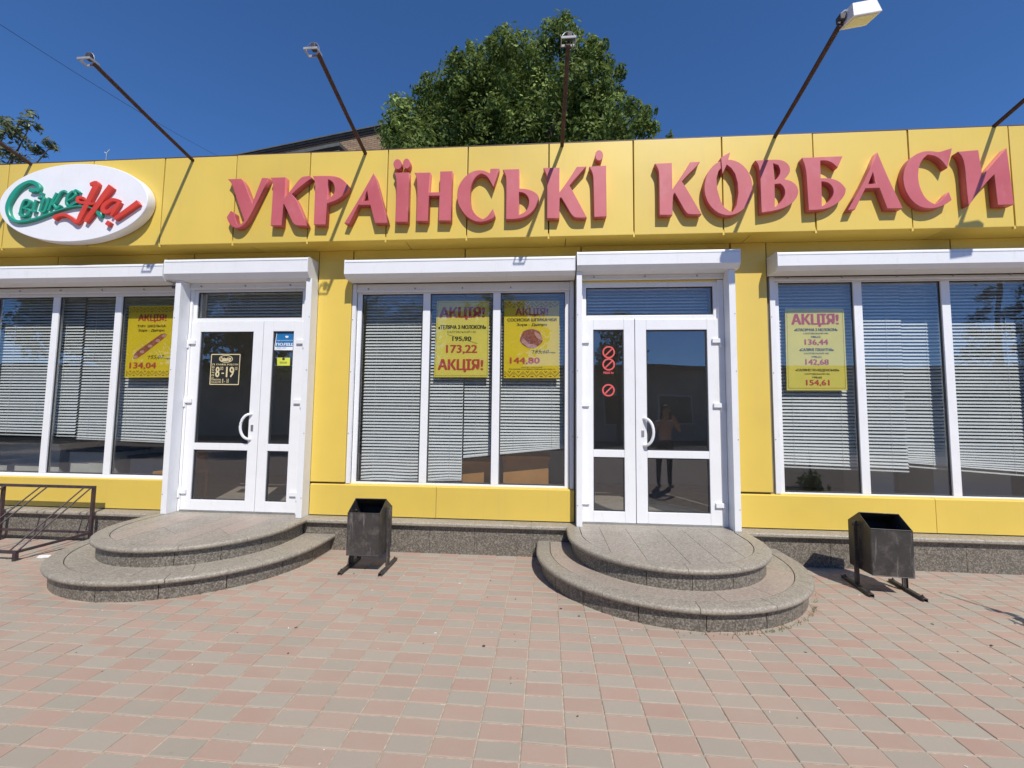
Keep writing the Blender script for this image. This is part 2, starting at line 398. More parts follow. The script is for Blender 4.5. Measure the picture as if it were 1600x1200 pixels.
for i in range(ci0, ci1):
    for r in range(rj0, rj1):
        cx, cyy = GX+(i+.5)*PW, GY-(r+.5)*PL
        d = Vector((cx, cyy, 0))-Vector((0,0,CAM_H)); zc = d.dot(CF)
        if zc < .3: vis = False
        else:
            px, py = 800+FPX*d.dot(CR)/zc, 600-FPX*d.dot(CU)/zc
            vis = -20 < px < 1620 and py < 1215
        cells.append((not vis, d.length, i, r, cx, cyy))
cells.sort()
rest = {0: MB(), 1: MB()}; tones = {0: [], 1: []}
for k, (nv, dist, i, r, cx, cyy) in enumerate(cells):
    q = (i+r) % 2
    dz = random.uniform(-.0012, .0012); tx, ty, tw = random.gauss(0,.004), random.gauss(0,.006), random.gauss(0,.006)
    if k < 300:
        o = bpy.data.objects.new('paver', shared[q]); COL.objects.link(o); o.parent = bed
        o.location = (cx, cyy, dz); o.rotation_euler = (tx, ty, tw)
    else:
        t = random.random(); c_, s_ = math.cos(tw), math.sin(tw)
        rest[q].add([(cx+x*c_-y*s_, cyy+x*s_+y*c_, z+dz+ty*x+tx*y) for x,y,z in PV], PF); tones[q] += [t]*len(PV)
for q, mt, nm in ((1,'paver_red','red_pavers'),(0,'paver_grey','grey_pavers')):
    me = bpy.data.meshes.new(nm); me.from_pydata(rest[q].v, [], rest[q].f)
    a = me.attributes.new('tone', 'FLOAT', 'POINT'); a.data.foreach_set('value', tones[q])
    o = link(nm, me, G_[mt], bed); tag(o, kind='stuff')

# ================================================================== SHOP
YW = 4.75                                        # face of the yellow wall
LX, RX = -9.6, 8.2
shop = empty('shop_building', ((LX+RX)/2, 4.75, 0), label='long low shop clad in yellow panels with white doors and windows', cat='building')
class P_:                                        # parts are built in world space under an empty: undo its place
    pass
def S(o):
    o.matrix_parent_inverse = Matrix.Translation(-Vector(shop.location)); return o
def sbox(name, mat, *b, bevel=0): return S(box(name, G_[mat], shop, *b, bevel=bevel))
# core walls, roof and room
core = MB()
core.box(LX,-7.78,4.80,4.98,0,4.25); core.box(-7.78,-4.44,4.87,4.98,0,.66); core.box(-4.44,-4.22,4.79,4.98,.30,3.3)
core.box(-2.78,-2.22,4.79,4.98,0,3.3); core.box(-2.22,.27,4.87,4.98,0,.66); core.box(.27,.385,4.79,4.98,.3,3.3)
core.box(1.86,2.44,4.79,4.98,0,3.3); core.box(2.44,6.0,4.87,4.98,0,.66); core.box(6.0,RX,4.80,4.98,0,4.25)
core.box(-7.78,6.0,4.80,4.98,3.0,4.25); core.box(LX,LX+.2,4.98,8.3,0,4.25); core.box(RX-.2,RX,4.98,8.3,0,4.25); core.box(LX+.2,RX-.2,8.1,8.3,0,4.25)
S(core.build('wall', G_['core'], shop))
sbox('roof_slab', 'slate', LX+.21, RX-.21, 4.985, 8.09, 3.9, 4.1)
S(MB().box(LX+.21,RX-.21,4.985,8.09,.28,.335).build('room_floor', G_['room_floor'], shop))
S(MB().box(LX+.21,RX-.21,7.6,7.7,.34,3.2).build('room_back_wall', G_['room_wall'], shop))
S(MB().box(LX+.21,RX-.21,4.985,7.7,3.2,3.26).build('room_ceiling', G_['room_wall'], shop))
for x in (-3.9-.0, 1.2): pass
# yellow base panels with a folded sill on top
for x0, x1 in ((LX,-4.295),(-2.64,-1.2),(-1.195,.30),(1.965,3.9),(3.905,RX)):
    S(MB().prismx([(YW,.345),(YW,.672),(YW+.012,.682),(4.80,.688),(4.86,.69),(4.86,.345)], x0, x1).build('base_panel', G_['yellow'], shop))
# pilaster panels, folded edges
for x0, x1 in ((-2.645,-2.245),(1.985,2.345)):
    S(MB().box(x0,x1,YW,4.785,.705,3.360).build('pilaster_panel', G_['yellow'], shop, bevel=.006))
sbox('pilaster_panel', 'yellow', LX, -7.80, YW, 4.785, .705, 3.360, bevel=.006)
sbox('pilaster_panel', 'yellow', 6.05, RX, YW, 4.785, .705, 3.360, bevel=.006)
hx = [-7.79,-6.0,-4.214,-2.651,None,-2.239,-.93,.378,1.979,None,2.351,4.2,6.04]
for a, b in zip(hx, hx[1:]):
    if a is not None and b is not None: sbox('header_panel', 'yellow', a+.006, b-.006, YW+.008, 4.795, 2.948 if a == .378 else 3.0, 3.360, bevel=.004)
# soffit and fascia
fj = [-9.6,-8.99,-8.11,-7.23,-6.351,-5.262,-4.374,-3.502,-2.634,-1.746,-.859,.015,.897,1.794,2.69,3.596,4.524,5.43,6.33,7.25,8.2]
for k, (a, b) in enumerate(zip(fj, fj[1:])):
    tl = random.uniform(-.003,.003)
    o = MB().prismx([(4.475+tl,3.361),(4.475-tl,4.386),(4.545,4.388),(4.545,3.361)], a*1.0056+.006, b*1.0056-.006).build('fascia_panel', G_['yellow'], shop, bevel=.005); S(o)
sj = [-9.6,-7.7,-5.75,-3.35,-1.55,.2,2.1,3.95,5.9,8.2]
for a, b in zip(sj, sj[1:]): sbox('soffit_panel', 'yellow', a+.004, b-.004, 4.487, 4.80, 3.3615, 3.40)
S(MB().box(LX,RX,4.55,4.80,3.402,4.375).build('fascia_core', G_['core'], shop))
S(MB().box(LX,RX,4.477,4.86,4.3885,4.398).build('parapet_cap', G_['dark_trim'], shop))
# small clips hanging under the panel joints
for x in fj[1:-1]: sbox('joint_clip', 'yellow', x*1.0056-.011, x*1.0056+.009, 4.478, 4.500, 3.338, 3.372, bevel=.003)
# granite plinth
x = LX; k = 0
while x < RX-.05:
    w = [.62,.55,.7,.6,.48][k % 5]; x2 = min(x+w, RX); k += 1
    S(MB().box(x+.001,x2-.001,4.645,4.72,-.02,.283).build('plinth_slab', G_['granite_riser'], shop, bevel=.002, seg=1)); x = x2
x = LX; k = 0
while x < RX-.05:
    w = [1.2,.9,1.05][k % 3]; x2 = min(x+w, RX); k += 1
    S(MB().prismx([(4.608,.286),(4.595,.297),(4.595,.317),(4.604,.328),(4.618,.331),(4.80,.334),(4.80,.286)], x+.001, x2-.001).build('plinth_cap', G_['granite_border'], shop)); x = x2
S(MB().box(LX,RX,4.725,4.795,-.02,.284).build('plinth_backing', G_['core'], shop))

# ---------------------------------------------------------------- windows
GY0 = 4.835                                       # glass plane of the windows
def ring(x0,x1,z0,z1,t,y0,y1, tb=None, tt=None):
    tb = tb or t; tt = tt or t
    return MB().box(x0,x0+t,y0,y1,z0,z1).box(x1-t,x1,y0,y1,z0,z1).box(x0+t,x1-t,y0,y1,z0,z0+tb).box(x0+t,x1-t,y0,y1,z1-tt,z1)
def window(x0, x1, z0, z1, mull, lab):
    w = empty('window', ((x0+x1)/2, 4.81, z0)); w.parent = shop; w.matrix_parent_inverse = Matrix.Translation(-Vector(shop.location)); w['label'] = lab
    inv = Matrix.Translation(-Vector(w.location))
    def A(o): o.matrix_parent_inverse = inv; return o
    A(ring(x0,x1,z0,z1,.052,4.808,4.872,tb=.036,tt=.05).build('frame', G_['pvc'], w, bevel=.004))
    xs = [x0+.052]+[v for m in mull for v in (m-.042,m+.042)]+[x1-.052]
    for m in mull: A(MB().box(m-.042,m+.042,4.811,4.870,z0+.037,z1-.051).build('mullion', G_['pvc'], w, bevel=.004))
    for a, b in zip(xs[::2], xs[1::2]):
        A(MB().box(a,b,GY0,GY0+.006,z0+.037,z1-.051).build('pane', G_['glass'], w))
        A(ring(a-.004,b+.004,z0+.033,z1-.047,.012,4.828,4.834).build('gasket', G_['rubber'], w))
        A(ring(a+.002,b-.002,z0+.039,z1-.053,.010,4.8415,4.852).build('glass_spacer', G_['steel'], w))
    A(MB().box(x0-.01,x1+.01,4.775,4.807,z0-.012,z0+.012).build('sill', G_['pvc'], w, bevel=.003))
    return w
window(-7.74,-4.43,.684,2.92,(-6.88,-6.04,-5.205),'wide window beside the bicycle rack at the left')
window(-2.195,.255,.672,2.91,(-1.376,-.565),'three-pane window between the two doors')
window(2.44,5.95,.665,2.985,(3.30,4.172,5.04),'wide window at the right end of the front')

# ---------------------------------------------------------------- doors
def door(x0, x1, split, wide_left, lab, fx0, fx1):
    d = empty('door', ((x0+x1)/2, YW, .34)); d.parent = shop; d.matrix_parent_inverse = Matrix.Translation(-Vector(shop.location)); d['label'] = lab
    inv = Matrix.Translation(-Vector(d.location))
    def A(o): o.matrix_parent_inverse = inv; return o
    zt = 2.535
    A(MB().box(fx0,x0+.044,4.772,4.842,.336,2.955).box(x1-.044,fx1,4.772,4.842,.336,2.955).box(x0+.044,x1-.044,4.772,4.842,.336,.351).box(x0+.044,x1-.044,4.772,4.842,2.895,2.955).box(x0+.044,x1-.044,4.772,4.842,zt+.002,zt+.045).build('frame', G_['pvc'], d, bevel=.004))
    A(MB().box(fx0,x0+.003,4.7456,4.7715,.337,2.954).build('reveal_trim', G_['pvc'], d)); A(MB().box(x1-.003,fx1,4.7456,4.7715,.337,2.954).build('reveal_trim', G_['pvc'], d))
    A(MB().box(x0+.044,x1-.044,4.80,4.806,zt+.046,2.894).build('pane', G_['glass'], d))
    A(ring(x0+.042,x1-.042,zt+.044,2.897,.014,4.786,4.798).build('gasket', G_['rubber'], d))
    for side, (a, b) in enumerate(((x0+.004,split-.003),(split+.003,x1-.004))):
        t = .118 if (side == 0) == wide_left else .115
        zb, zm0, zm1, ztop = .352, 1.036, 1.115, zt-.003
        L = empty('leaf', (a if side == 0 else b, YW, .352)); L.parent = d; L.matrix_parent_inverse = inv
        # leaf is level 3 already: its pieces are siblings under the door
        bpy.data.objects.remove(L)
        A(ring(a,b,zb,ztop,t,4.752,4.81).box(a+t,b-t,4.7535,4.8085,zm0,zm1).build('leaf_frame', G_['pvc'], d, bevel=.005))
        for z0, z1 in ((zb+t,zm0),(zm1,ztop-t)):
            A(MB().box(a+t,b-t,4.779,4.785,z0,z1).build('pane', G_['door_glass'], d))
            A(ring(a+t-.002,b-t+.002,z0-.002,z1+.002,.013,4.766,4.778).build('gasket', G_['rubber'], d))
    A(MB().box(split-.0025,split+.0025,4.765,4.80,.355,zt-.004).build('meeting_seal', G_['rubber'], d))
    A(MB().box(x0,x1,4.74,4.86,.334,.350).build('threshold', G_['steel'], d))
    # arched pull handle
    hx_ = split-.075 if wide_left else split+.075; sg = -1 if wide_left else 1
    pts = []
    for k in range(13):
        t = math.pi*k/12; pts.append((hx_+sg*(.012+.085*math.sin(t)), 4.752-.065*math.sin(t)**.55 if 0 < k < 12 else 4.752, 1.31+.145*math.cos(t)))
    A(MB().tube(pts, .0155, 10).build('handle', G_['pvc'], d, smooth=True))
    A(MB().box(hx_-.014,hx_+.014,4.744,4.7525,1.13+.13,1.13+.20).build('lock_plate', G_['steel'], d, bevel=.003))
    # hinges down both outer edges
    for hx2, s in ((x0+.012,1),(x1-.012,-1)):
        for z in (.56,1.60,2.29):
            h = MB().box(min(hx2-.02*s,hx2+.062*s),max(hx2-.02*s,hx2+.062*s),4.728,4.7525,z-.024,z+.024)
            h.tube([(hx2-.026*s,4.738,z-.07),(hx2-.026*s,4.738,z+.024)], .0125, 8)
            A(h.build('hinge', G_['pvc'], d, bevel=.003, seg=1))
    return d
door(-4.19,-2.80,-3.29,True,'white glazed double door with the opening-hours sign',-4.2165,-2.7095)
door(.39,1.838,.955,False,'white glazed double door with three round red signs',.3765,1.8915)

# ---------------------------------------------------------------- roller shutters
def shutter(x0, x1, ztop, zf, zb, rails, ry0, ry1, rw, zr0, edge, lab, bary):
    r = empty('roller_shutter', ((x0+x1)/2, YW, zb), label=lab, cat='roller shutter', group='roller shutters over the doors and windows')
    inv = Matrix.Translation(-Vector(r.location))
    def A(o): o.matrix_parent_inverse = inv; return o
    prof = [(4.745,ztop+.012),(4.56,ztop+.008),(4.536,ztop),(4.530,ztop-.016),(4.530,zf),(4.572,zb),(4.745,zb)]
    A(MB().prismx(prof, x0+.004, x1-.004).build('housing', G_['shutter_white'], r))
    for xe0, xe1 in ((x0,x0+.0038),(x1-.0038,x1)):
        A(MB().prismx([(y+(.003 if y > 4.7 else -.003), z+(.003 if z > zf else -.002)) for y,z in prof], xe0, xe1).build('end_cap', G_['shutter_white'], r))
    A(MB().box(x0+.01,x1-.01,4.5275,4.5298,ztop-.031,ztop-.028).build('cover_seam', G_['steel'], r))
    for xa_, xb_2 in rails: A(MB().box(xa_,xb_2,ry0,ry1,zr0,zb-.001).build('guide_rail', G_['shutter_white'], r, bevel=.003))
    xi0, xi1 = rails[0][1]+.002, rails[1][0]-.002
    A(MB().box(xi0,xi1,bary,bary+.014,edge,zb-.0012).box(xi0,xi1,bary-.006,bary-.0002,edge,edge+.022).build('bottom_bar', G_['shutter_white'], r, bevel=.002, seg=1))
    for k in range(int((x1-x0)/.55)):
        xx = xi0+.14+k*.55
        if xx < xi1: A(MB().tube([(xx,bary-.012,edge+.035),(xx,bary-.0005,edge+.035)], .009, 8).build('stop_screw', G_['steel'], r))
    for xx in (rails[0][0]+.012, rails[1][1]-.012):
        for z in (.55,1.25,1.95,2.55):
            if z > zr0+.05: A(MB().tube([(xx,ry0-.003,z),(xx,ry0+.001,z)], .006, 6).build('screw', G_['steel'], r))
    return r
shutter(-7.80,-4.385,3.165,3.018,2.975,((-7.79,-7.745),(-4.435,-4.392)),4.768,4.806,.04,.69,2.905,'white roller shutter box above the leftmost window',4.782)
shutter(-4.375,-2.655,3.208,3.044,2.990,((-4.283,-4.218),(-2.708,-2.642)),4.600,4.745,.06,.333,2.92,'white roller shutter with deep side rails around the left door',4.735)
shutter(-2.235,.300,3.168,3.010,2.970,((-2.240,-2.198),(.258,.298)),4.768,4.806,.04,.69,2.875,'white roller shutter box above the middle window',4.782)
shutter(.318,1.988,3.210,3.067,3.022,((.318,.375),(1.893,1.958)),4.600,4.745,.06,.333,2.965,'white roller shutter with deep side rails around the right door',4.735)
shutter(2.350,6.02,3.168,3.026,2.985,((2.383,2.437),(5.955,6.0)),4.768,4.806,.04,.69,2.945,'white roller shutter box above the rightmost window',4.782)
# ---------------------------------------------------------------- padlock hanging by the left door
pk = atY(271,447,4.64)
pd = empty('padlock', pk, label='small dark padlock hanging under the shutter box by the left door', cat='padlock')
MB().box(-.014,.014,-.008,.008,-.03,0).build('body', G_['dark_bracket'], pd, bevel=.003); MB().tube([(-.008,0,0),(-.008,0,.02),(0,0,.03),(.008,0,.02),(.008,0,0)], .003, 6).build('shackle', G_['steel'], pd)

# ================================================================== SIGNS
YL = 4.40
sign = empty('shop_sign', (0.2, 4.44, 3.45), label='row of big raised faded red Cyrillic letters along the yellow fascia', cat='sign')
sinv = Matrix.Translation(-Vector(sign.location))
def ell(cx, cy_, rx, ry, n=28, rot=0):
    return [(cx+rx*math.cos(t)*math.cos(rot)-ry*math.sin(t)*math.sin(rot), cy_+rx*math.cos(t)*math.sin(rot)+ry*math.sin(t)*math.cos(rot)) for t in [2*math.pi*k/n for k in range(n)]]
def smooth(lp, sharp=38):
    """round the gentle corners of a traced outline, keep the sharp ones"""
    out = []; n = len(lp)
    for i in range(n):
        a, b, c = Vector(lp[i-1]), Vector(lp[i]), Vector(lp[(i+1)%n])
        if (b-a).length < 1e-6 or (c-b).length < 1e-6: continue
        ang = math.degrees((b-a).angle(c-b))
        if ang < sharp: out += [tuple(b+(a-b)*.27), tuple(b+(c-b)*.27)]
        else: out.append(tuple(b))
    return out
def letter(zm, loops, Y=YL, depth=.073, parent=sign, name='letter', mat='letter_red', bev=.003, sm=True):
    L = []
    for lp in loops:
        if sm: lp = smooth(smooth(lp, 42), 25)
        pts = [atY(*zm(x, y), Y) for x, y in lp]; L.append([(p.x, p.z) for p in pts])
    me = curve_mesh(L, depth, Y, bev); o = link(name, me, G_[mat], parent); o.matrix_parent_inverse = sinv if parent is sign else Matrix.Translation(-Vector(parent.location)); return o
zA = zoomer(340,230,1600/220); zB = zoomer(520,230,1600/220); zC = zoomer(700,220,1600/260); zD = zoomer(1010,220,6.4); zE = zoomer(1230,200,1600/370)
letter(zA, [[(120,365),(265,360),(295,395),(320,450),(392,650),(440,520),(505,350),(578,352),(470,570),(390,730),(330,840),(285,890),(240,915),(190,915),(150,885),(120,840),(105,795),(150,725),(190,750),(195,800),(210,850),(225,888),(250,888),(285,860),(305,832),(250,680),(190,500),(165,420),(145,390)]])
letter(zA, [[(605,348),(770,342),(757,585),(830,495),(930,360),(975,332),(1050,328),(1065,345),(930,450),(835,532),(890,590),(945,720),(1015,888),(900,888),(860,865),(835,815),(762,650),(745,640),(725,885),(605,885),(632,480),(628,390)]])
letter(zA, [[(1085,330),(1250,325),(1360,335),(1430,375),(1480,430),(1482,465),(1455,510),(1390,575),(1310,615),(1240,635),(1225,875),(1095,875),(1110,480),(1110,390)], [(1252,360),(1300,380),(1330,430),(1335,500),(1310,550),(1270,580),(1243,600)]])
letter(zB, [[(462,300),(480,335),(500,390),(560,620),(622,855),(480,858),(428,652),(290,652),(185,866),(135,860),(300,590)], [(392,480),(410,608),(325,615)]])
letter(zB, [[(700,292),(865,290),(860,480),(850,845),(712,845),(727,480),(725,340)]])
letter(zB, [ell(735,192,44,55)], sm=False); letter(zB, [ell(838,185,38,55)], sm=False)
letter(zB, [[(930,292),(1105,288),(1088,515),(1220,513),(1222,278),(1355,272),(1345,480),(1340,830),(1203,830),(1215,548),(1090,548),(1080,835),(950,835),(965,480),(955,340)]])
letter(zC, [[(410,270),(490,268),(470,340),(437,440),(400,370),(370,330),(320,312),(280,330),(245,370),(215,440),(207,530),(215,620),(245,690),(290,735),(335,755),(375,735),(410,690),(432,655),(450,715),(435,740),(380,765),(310,780),(240,765),(170,720),(115,640),(90,570),(90,480),(115,410),(160,350),(220,300),(285,283),(345,285),(405,315)]])
letter(zC, [[(530,278),(682,272),(682,460),(760,465),(830,490),(870,530),(872,565),(840,640),(790,700),(720,738),(640,750),(560,750),(565,380),(555,320)], [(680,488),(730,495),(770,530),(785,580),(775,640),(740,690),(680,715)]])
letter(zC, [[(922,262),(1070,260),(1070,500),(1110,450),(1180,350),(1240,252),(1325,248),(1300,275),(1215,370),(1165,428),(1200,490),(1260,600),(1330,735),(1230,740),(1190,710),(1150,640),(1090,540),(1072,548),(1068,742),(955,742),(957,390),(950,320)]])
letter(zC, [[(1362,250),(1518,240),(1522,725),(1408,730),(1402,390),(1395,310)]])
letter(zC, [ell(1453,140,36,50,10)], sm=False)
letter(zD, [[(90,230),(252,222),(258,490),(310,420),(390,300),(440,215),(532,212),(495,258),(410,340),(352,405),(400,480),(470,600),(548,732),(430,735),(395,710),(360,650),(285,515),(262,542),(258,738),(135,738),(132,320),(115,270)]])
letter(zD, [ell(820,466,238,276,44), [(775,236),(720,300),(700,370),(705,480),(740,600),(780,670),(830,705),(872,716),(905,640),(922,520),(915,420),(890,330),(850,270),(805,236)]], sm=False)
letter(zD, [[(835,118),(750,165),(752,205),(762,325),(800,240)]], Y=YL-.012, depth=.082, sm=False, name='accent_mark')
letter(zD, [[(1095,198),(1255,190),(1340,190),(1400,215),(1435,260),(1435,310),(1400,360),(1372,386),(1430,395),(1490,430),(1520,490),(1515,540),(1470,610),(1400,660),(1290,695),(1155,715),(1148,530),(1140,330),(1125,240)], [(1265,220),(1320,240),(1345,290),(1335,350),(1283,405)], [(1280,430),(1340,425),(1380,460),(1395,530),(1365,590),(1320,645),(1283,665)]])
letter(zE, [[(105,202),(372,192),(340,265),(310,235),(270,217),(222,218),(225,340),(300,340),(360,365),(395,410),(390,450),(350,500),(290,535),(230,550),(148,553),(138,400),(130,280)], [(230,358),(280,365),(312,400),(318,440),(300,480),(265,515),(233,530)]])
letter(zE, [[(610,168),(660,290),(720,420),(778,540),(678,542),(625,402),(528,405),(458,548),(412,552),(520,370)], [(580,290),(605,378),(545,380)]])
letter(zE, [[(1055,155),(1112,138),(1095,210),(1082,265),(1045,215),(1000,185),(950,178),(910,210),(885,270),(882,350),(905,430),(945,490),(1000,517),(1045,490),(1092,435),(1110,485),(1060,520),(1000,540),(930,542),(870,515),(820,460),(790,390),(785,310),(810,240),(850,190),(910,160),(970,155),(1025,165)]])
letter(zE, [[(1160,160),(1290,150),(1318,330),(1482,138),(1505,310),(1530,515),(1425,518),(1402,308),(1335,375),(1228,520),(1215,400),(1200,215)]])

# ---- oval logo board
YO = 4.36
oval = empty('oval_sign', (-5.385, 4.44, 3.40), label='white oval sign board with raised green and red script lettering', cat='sign')
oinv = Matrix.Translation(-Vector(oval.location))
o = link('board', curve_mesh([ell(-5.385,3.831,.915,.452,72)], .105, YO, .006), G_['sign_white'], oval); o.matrix_parent_inverse = oinv
zO = zoomer(0,230,6.0)
def stroke(pts, widths, name, mat, depth, n=6):
    """ribbon along a smoothed centre line, widths in zoom pixels"""
    P = [Vector(p) for p in pts]; Q = []; Wd = []
    if not isinstance(widths, (list, tuple)): widths = [widths]*len(P)
    for i in range(len(P)-1):
        p0, p1, p2, p3 = P[max(i-1,0)], P[i], P[i+1], P[min(i+2,len(P)-1)]
        for k in range(n):
            t = k/n
            Q.append(.5*((2*p1)+(p2-p0)*t+(2*p0-5*p1+4*p2-p3)*t*t+(3*p1-p0-3*p2+p3)*t**3)); Wd.append(widths[i]*(1-t)+widths[i+1]*t)
    Q.append(P[-1]); Wd.append(widths[-1])
    mb = MB(); F = YO-depth; rings = []
    def to(p, Y):
        w = atY(*zO(p.x, p.y), F); return (w.x, Y, w.z)
    prev = None
    for i, (q, w) in enumerate(zip(Q, Wd)):
        d = (Q[min(i+1,len(Q)-1)]-Q[max(i-1,0)]).normalized(); nn = Vector((-d.y, d.x)); dy = stroke.k*1e-5; stroke.k += 1
        a, b = q+nn*w/2, q-nn*w/2; a2, b2 = q+nn*w*.36, q-nn*w*.36
        vs_ = [to(a,YO+.002), to(a,F+.007), to(a2,F+dy), to(b2,F+dy), to(b,F+.007), to(b,YO+.002)]
        base = len(mb.v); mb.v += vs_
        if prev is not None:
            for k in range(6): mb.f.append((prev+k, prev+(k+1)%6, base+(k+1)%6, base+k))
        else: mb.f.append(tuple(base+k for k in range(6)))
        prev = base
    mb.f.append(tuple(prev+5-k for k in range(6)))
    me = bpy.data.meshes.new(name); me.from_pydata(mb.v, [], mb.f)
    bm = bmesh.new(); bm.from_mesh(me); bmesh.ops.recalc_face_normals(bm, faces=bm.faces); bm.to_mesh(me); bm.free()
    o = link(name, me, G_[mat], oval); o.matrix_parent_inverse = oinv; return o
stroke.k = 0
GR, RD = ('lettering','logo_green'), ('lettering','logo_red')
stroke([(345,415),(355,370),(310,330),(250,328),(165,380),(98,465),(62,560),(78,645),(135,690),(220,690),(330,665),(450,622),(560,583),(690,552),(785,552),(870,575),(915,605)], [26,40,42,36,44,48,44,38,30,26,22,18,16,14,13,13,14], *GR, .036)
stroke([(270,395),(300,405),(345,400)], [34,40,24], *GR, .0365)
stroke([(900,605),(925,625),(940,655)], [20,52,12], *GR, .037)
stroke([(180,640),(190,570),(222,498),(268,500),(256,545),(215,568),(264,585),(250,630),(200,645),(172,612)], 22, *GR, .0355)
stroke([(330,492),(302,585),(330,605)], [24,24,16], *GR, .036)
stroke([(368,432),(392,436)], 26, *GR, .036)
stroke([(350,475),(398,470),(378,550),(362,600)], [18,24,24,20], *GR, .0368)
stroke([(372,600),(405,600),(432,540),(452,468)], [18,22,22,20], *GR, .0362)
stroke([(525,425),(480,510),(445,592)], [24,24,20], *GR, .037)
stroke([(455,545),(505,515),(560,425),(602,408)], [16,20,22,24], *GR, .0364)
stroke([(490,520),(520,572),(560,540)], [20,22,16], *GR, .0358)
stroke([(615,500),(660,480),(700,440),(672,412),(622,462),(615,530),(650,545),(705,515)], [18,20,22,22,24,24,20,14], *GR, .0366)
stroke([(740,425),(705,400),(690,412)], [16,22,18], *GR, .036)
stroke([(838,345),(895,342),(850,440),(800,540),(752,630),(712,700),(660,665),(600,632),(530,640),(495,668)], [30,56,52,48,46,36,34,32,34,40], *RD, .044)
stroke([(1035,362),(955,465),(890,560),(830,640),(790,695)], [58,54,50,46,34], *RD, .0445)
stroke([(765,470),(722,472),(722,505),(780,520),(860,528),(930,515)], [26,30,28,26,24,22], *RD, .0455)
stroke([(1105,500),(1040,492),(968,540),(955,590),(1000,602),(1070,560),(1112,508),(1060,590),(1032,640)], [30,36,40,40,38,34,34,34,22], *RD, .0435)
stroke([(1288,512),(1180,590),(1068,668)], [48,42,36], *RD, .044)
stroke([(990,700),(1020,722)], [44,44], *RD, .044)

# ================================================================== FLOODLIGHT POLES
def lamp_pole(xb, zb, tip, head, label):
    p = empty('floodlight_pole', (xb, 4.50, 4.38), label=label, cat='floodlight', group='floodlight poles along the roof edge')
    inv = Matrix.Translation(-Vector(p.location))
    def A(o): o.matrix_parent_inverse = inv; return o
    t = Vector(tip); b = Vector((xb, 4.62, zb-.045)); d = (t-b).normalized()
    m = b+(t-b)*.5+Vector((0,0,-.006))
    A(MB().tube([b, m, t], .0195, 10).build('pole', G_['rust'], p, smooth=True))
    A(MB().box(xb-.04,xb+.04,4.59,4.66,4.3985,4.408).build('base_plate', G_['rust'], p))
    if head == 'full':
        # housing wider than deep, hung on a side bracket, glass turned down to the sign
        c = t+Vector((.125,-.03,.055))
        rot = Matrix.Rotation(math.radians(-8), 4, 'Y') @ Matrix.Rotation(math.radians(12), 4, 'X')
        mb = MB(); w, h = .105, .055
        mb.add([(-w,-.085,-h),(w,-.085,-h),(w,.085,-h),(-w,.085,-h),(-w*.82,-.05,h),(w*.86,-.05,h),(w*.86,.06,h),(-w*.82,.06,h)], [(0,3,2,1),(4,5,6,7),(0,1,5,4),(1,2,6,5),(2,3,7,6),(3,0,4,7)])
        o = mb.build('housing', G_['lamp_white'], p, bevel=.008); o.matrix_parent_inverse = inv; o.matrix_basis = Matrix.Translation(c) @ rot
        o2 = MB().box(-.09,.09,-.07,.07,-.062,-.056).build('front_glass', G_['glass'], p); o2.matrix_parent_inverse = inv; o2.matrix_basis = Matrix.Translation(c) @ rot
        A(MB().tube([t+Vector((0,.02,-.01)), t+Vector((-.005,0,.03)), t+Vector((.0,-.01,.075)), c+Vector((-.10,0,.03))], .009, 8).build('bracket', G_['lamp_white'], p, smooth=True))
        A(MB().box(t.x-.015,t.x+.03,t.y-.03,t.y+.03,t.z+.02,t.z+.07).build('junction_box', G_['dark_bracket'], p, bevel=.006))
        A(MB().tube([t+Vector((.01,.03,-.02)), c+Vector((-.09,.05,-.055))], .008, 6).build('stay', G_['lamp_white'], p))
    else:
        sgn = head
        q = t+Vector((-.045*sgn,-.005,.012))
        A(MB().box(q.x-.062,q.x+.062,q.y-.045,q.y-.037,q.z-.008,q.z+.012).box(q.x-.062,q.x+.062,q.y+.037,q.y+.045,q.z-.008,q.z+.012).box(q.x-.062,q.x-.054,q.y-.037,q.y+.037,q.z-.008,q.z+.012).box(q.x+.054,q.x+.062,q.y-.037,q.y+.037,q.z-.008,q.z+.012).build('empty_lamp_frame', G_['lamp_grey'], p, bevel=.002))
        A(MB().box(q.x-.01,q.x+.03,q.y-.02,q.y+.02,q.z+.0125,q.z+.075).build('socket', G_['dark_bracket'], p, bevel=.008))
        arc = [(q.x+.058*math.cos(a), q.y, q.z+.012+.078*math.sin(a)) for a in [math.pi*k/10 for k in range(11)]]
        A(MB().tube(arc, .0038, 6).build('bracket', G_['steel'], p))
    return p
Lb = lambda s: s
lamp_pole(-6.10,4.39,(-6.14,3.46,4.64),1,'rusty pole at the far left, only its lower end showing in front of leaves')
lamp_pole(-4.06,4.37,atY(146,99,3.36),1,'rusty pole with an empty lamp frame above the oval sign')
lamp_pole(-2.02,4.37,atY(497,84,3.40),1,'rusty pole with an empty lamp frame rising before the brick house')
lamp_pole(.152,4.38,atY(888,68,3.40),0,'rusty pole with an empty lamp frame standing before the big tree')
lamp_pole(2.344,4.39,atY(1313,38,3.36),'full','rusty pole still carrying a white floodlight head')
lamp_pole(4.42,4.40,(4.46,3.36,4.68),'full','rusty pole at the far right, only its lower end in view')

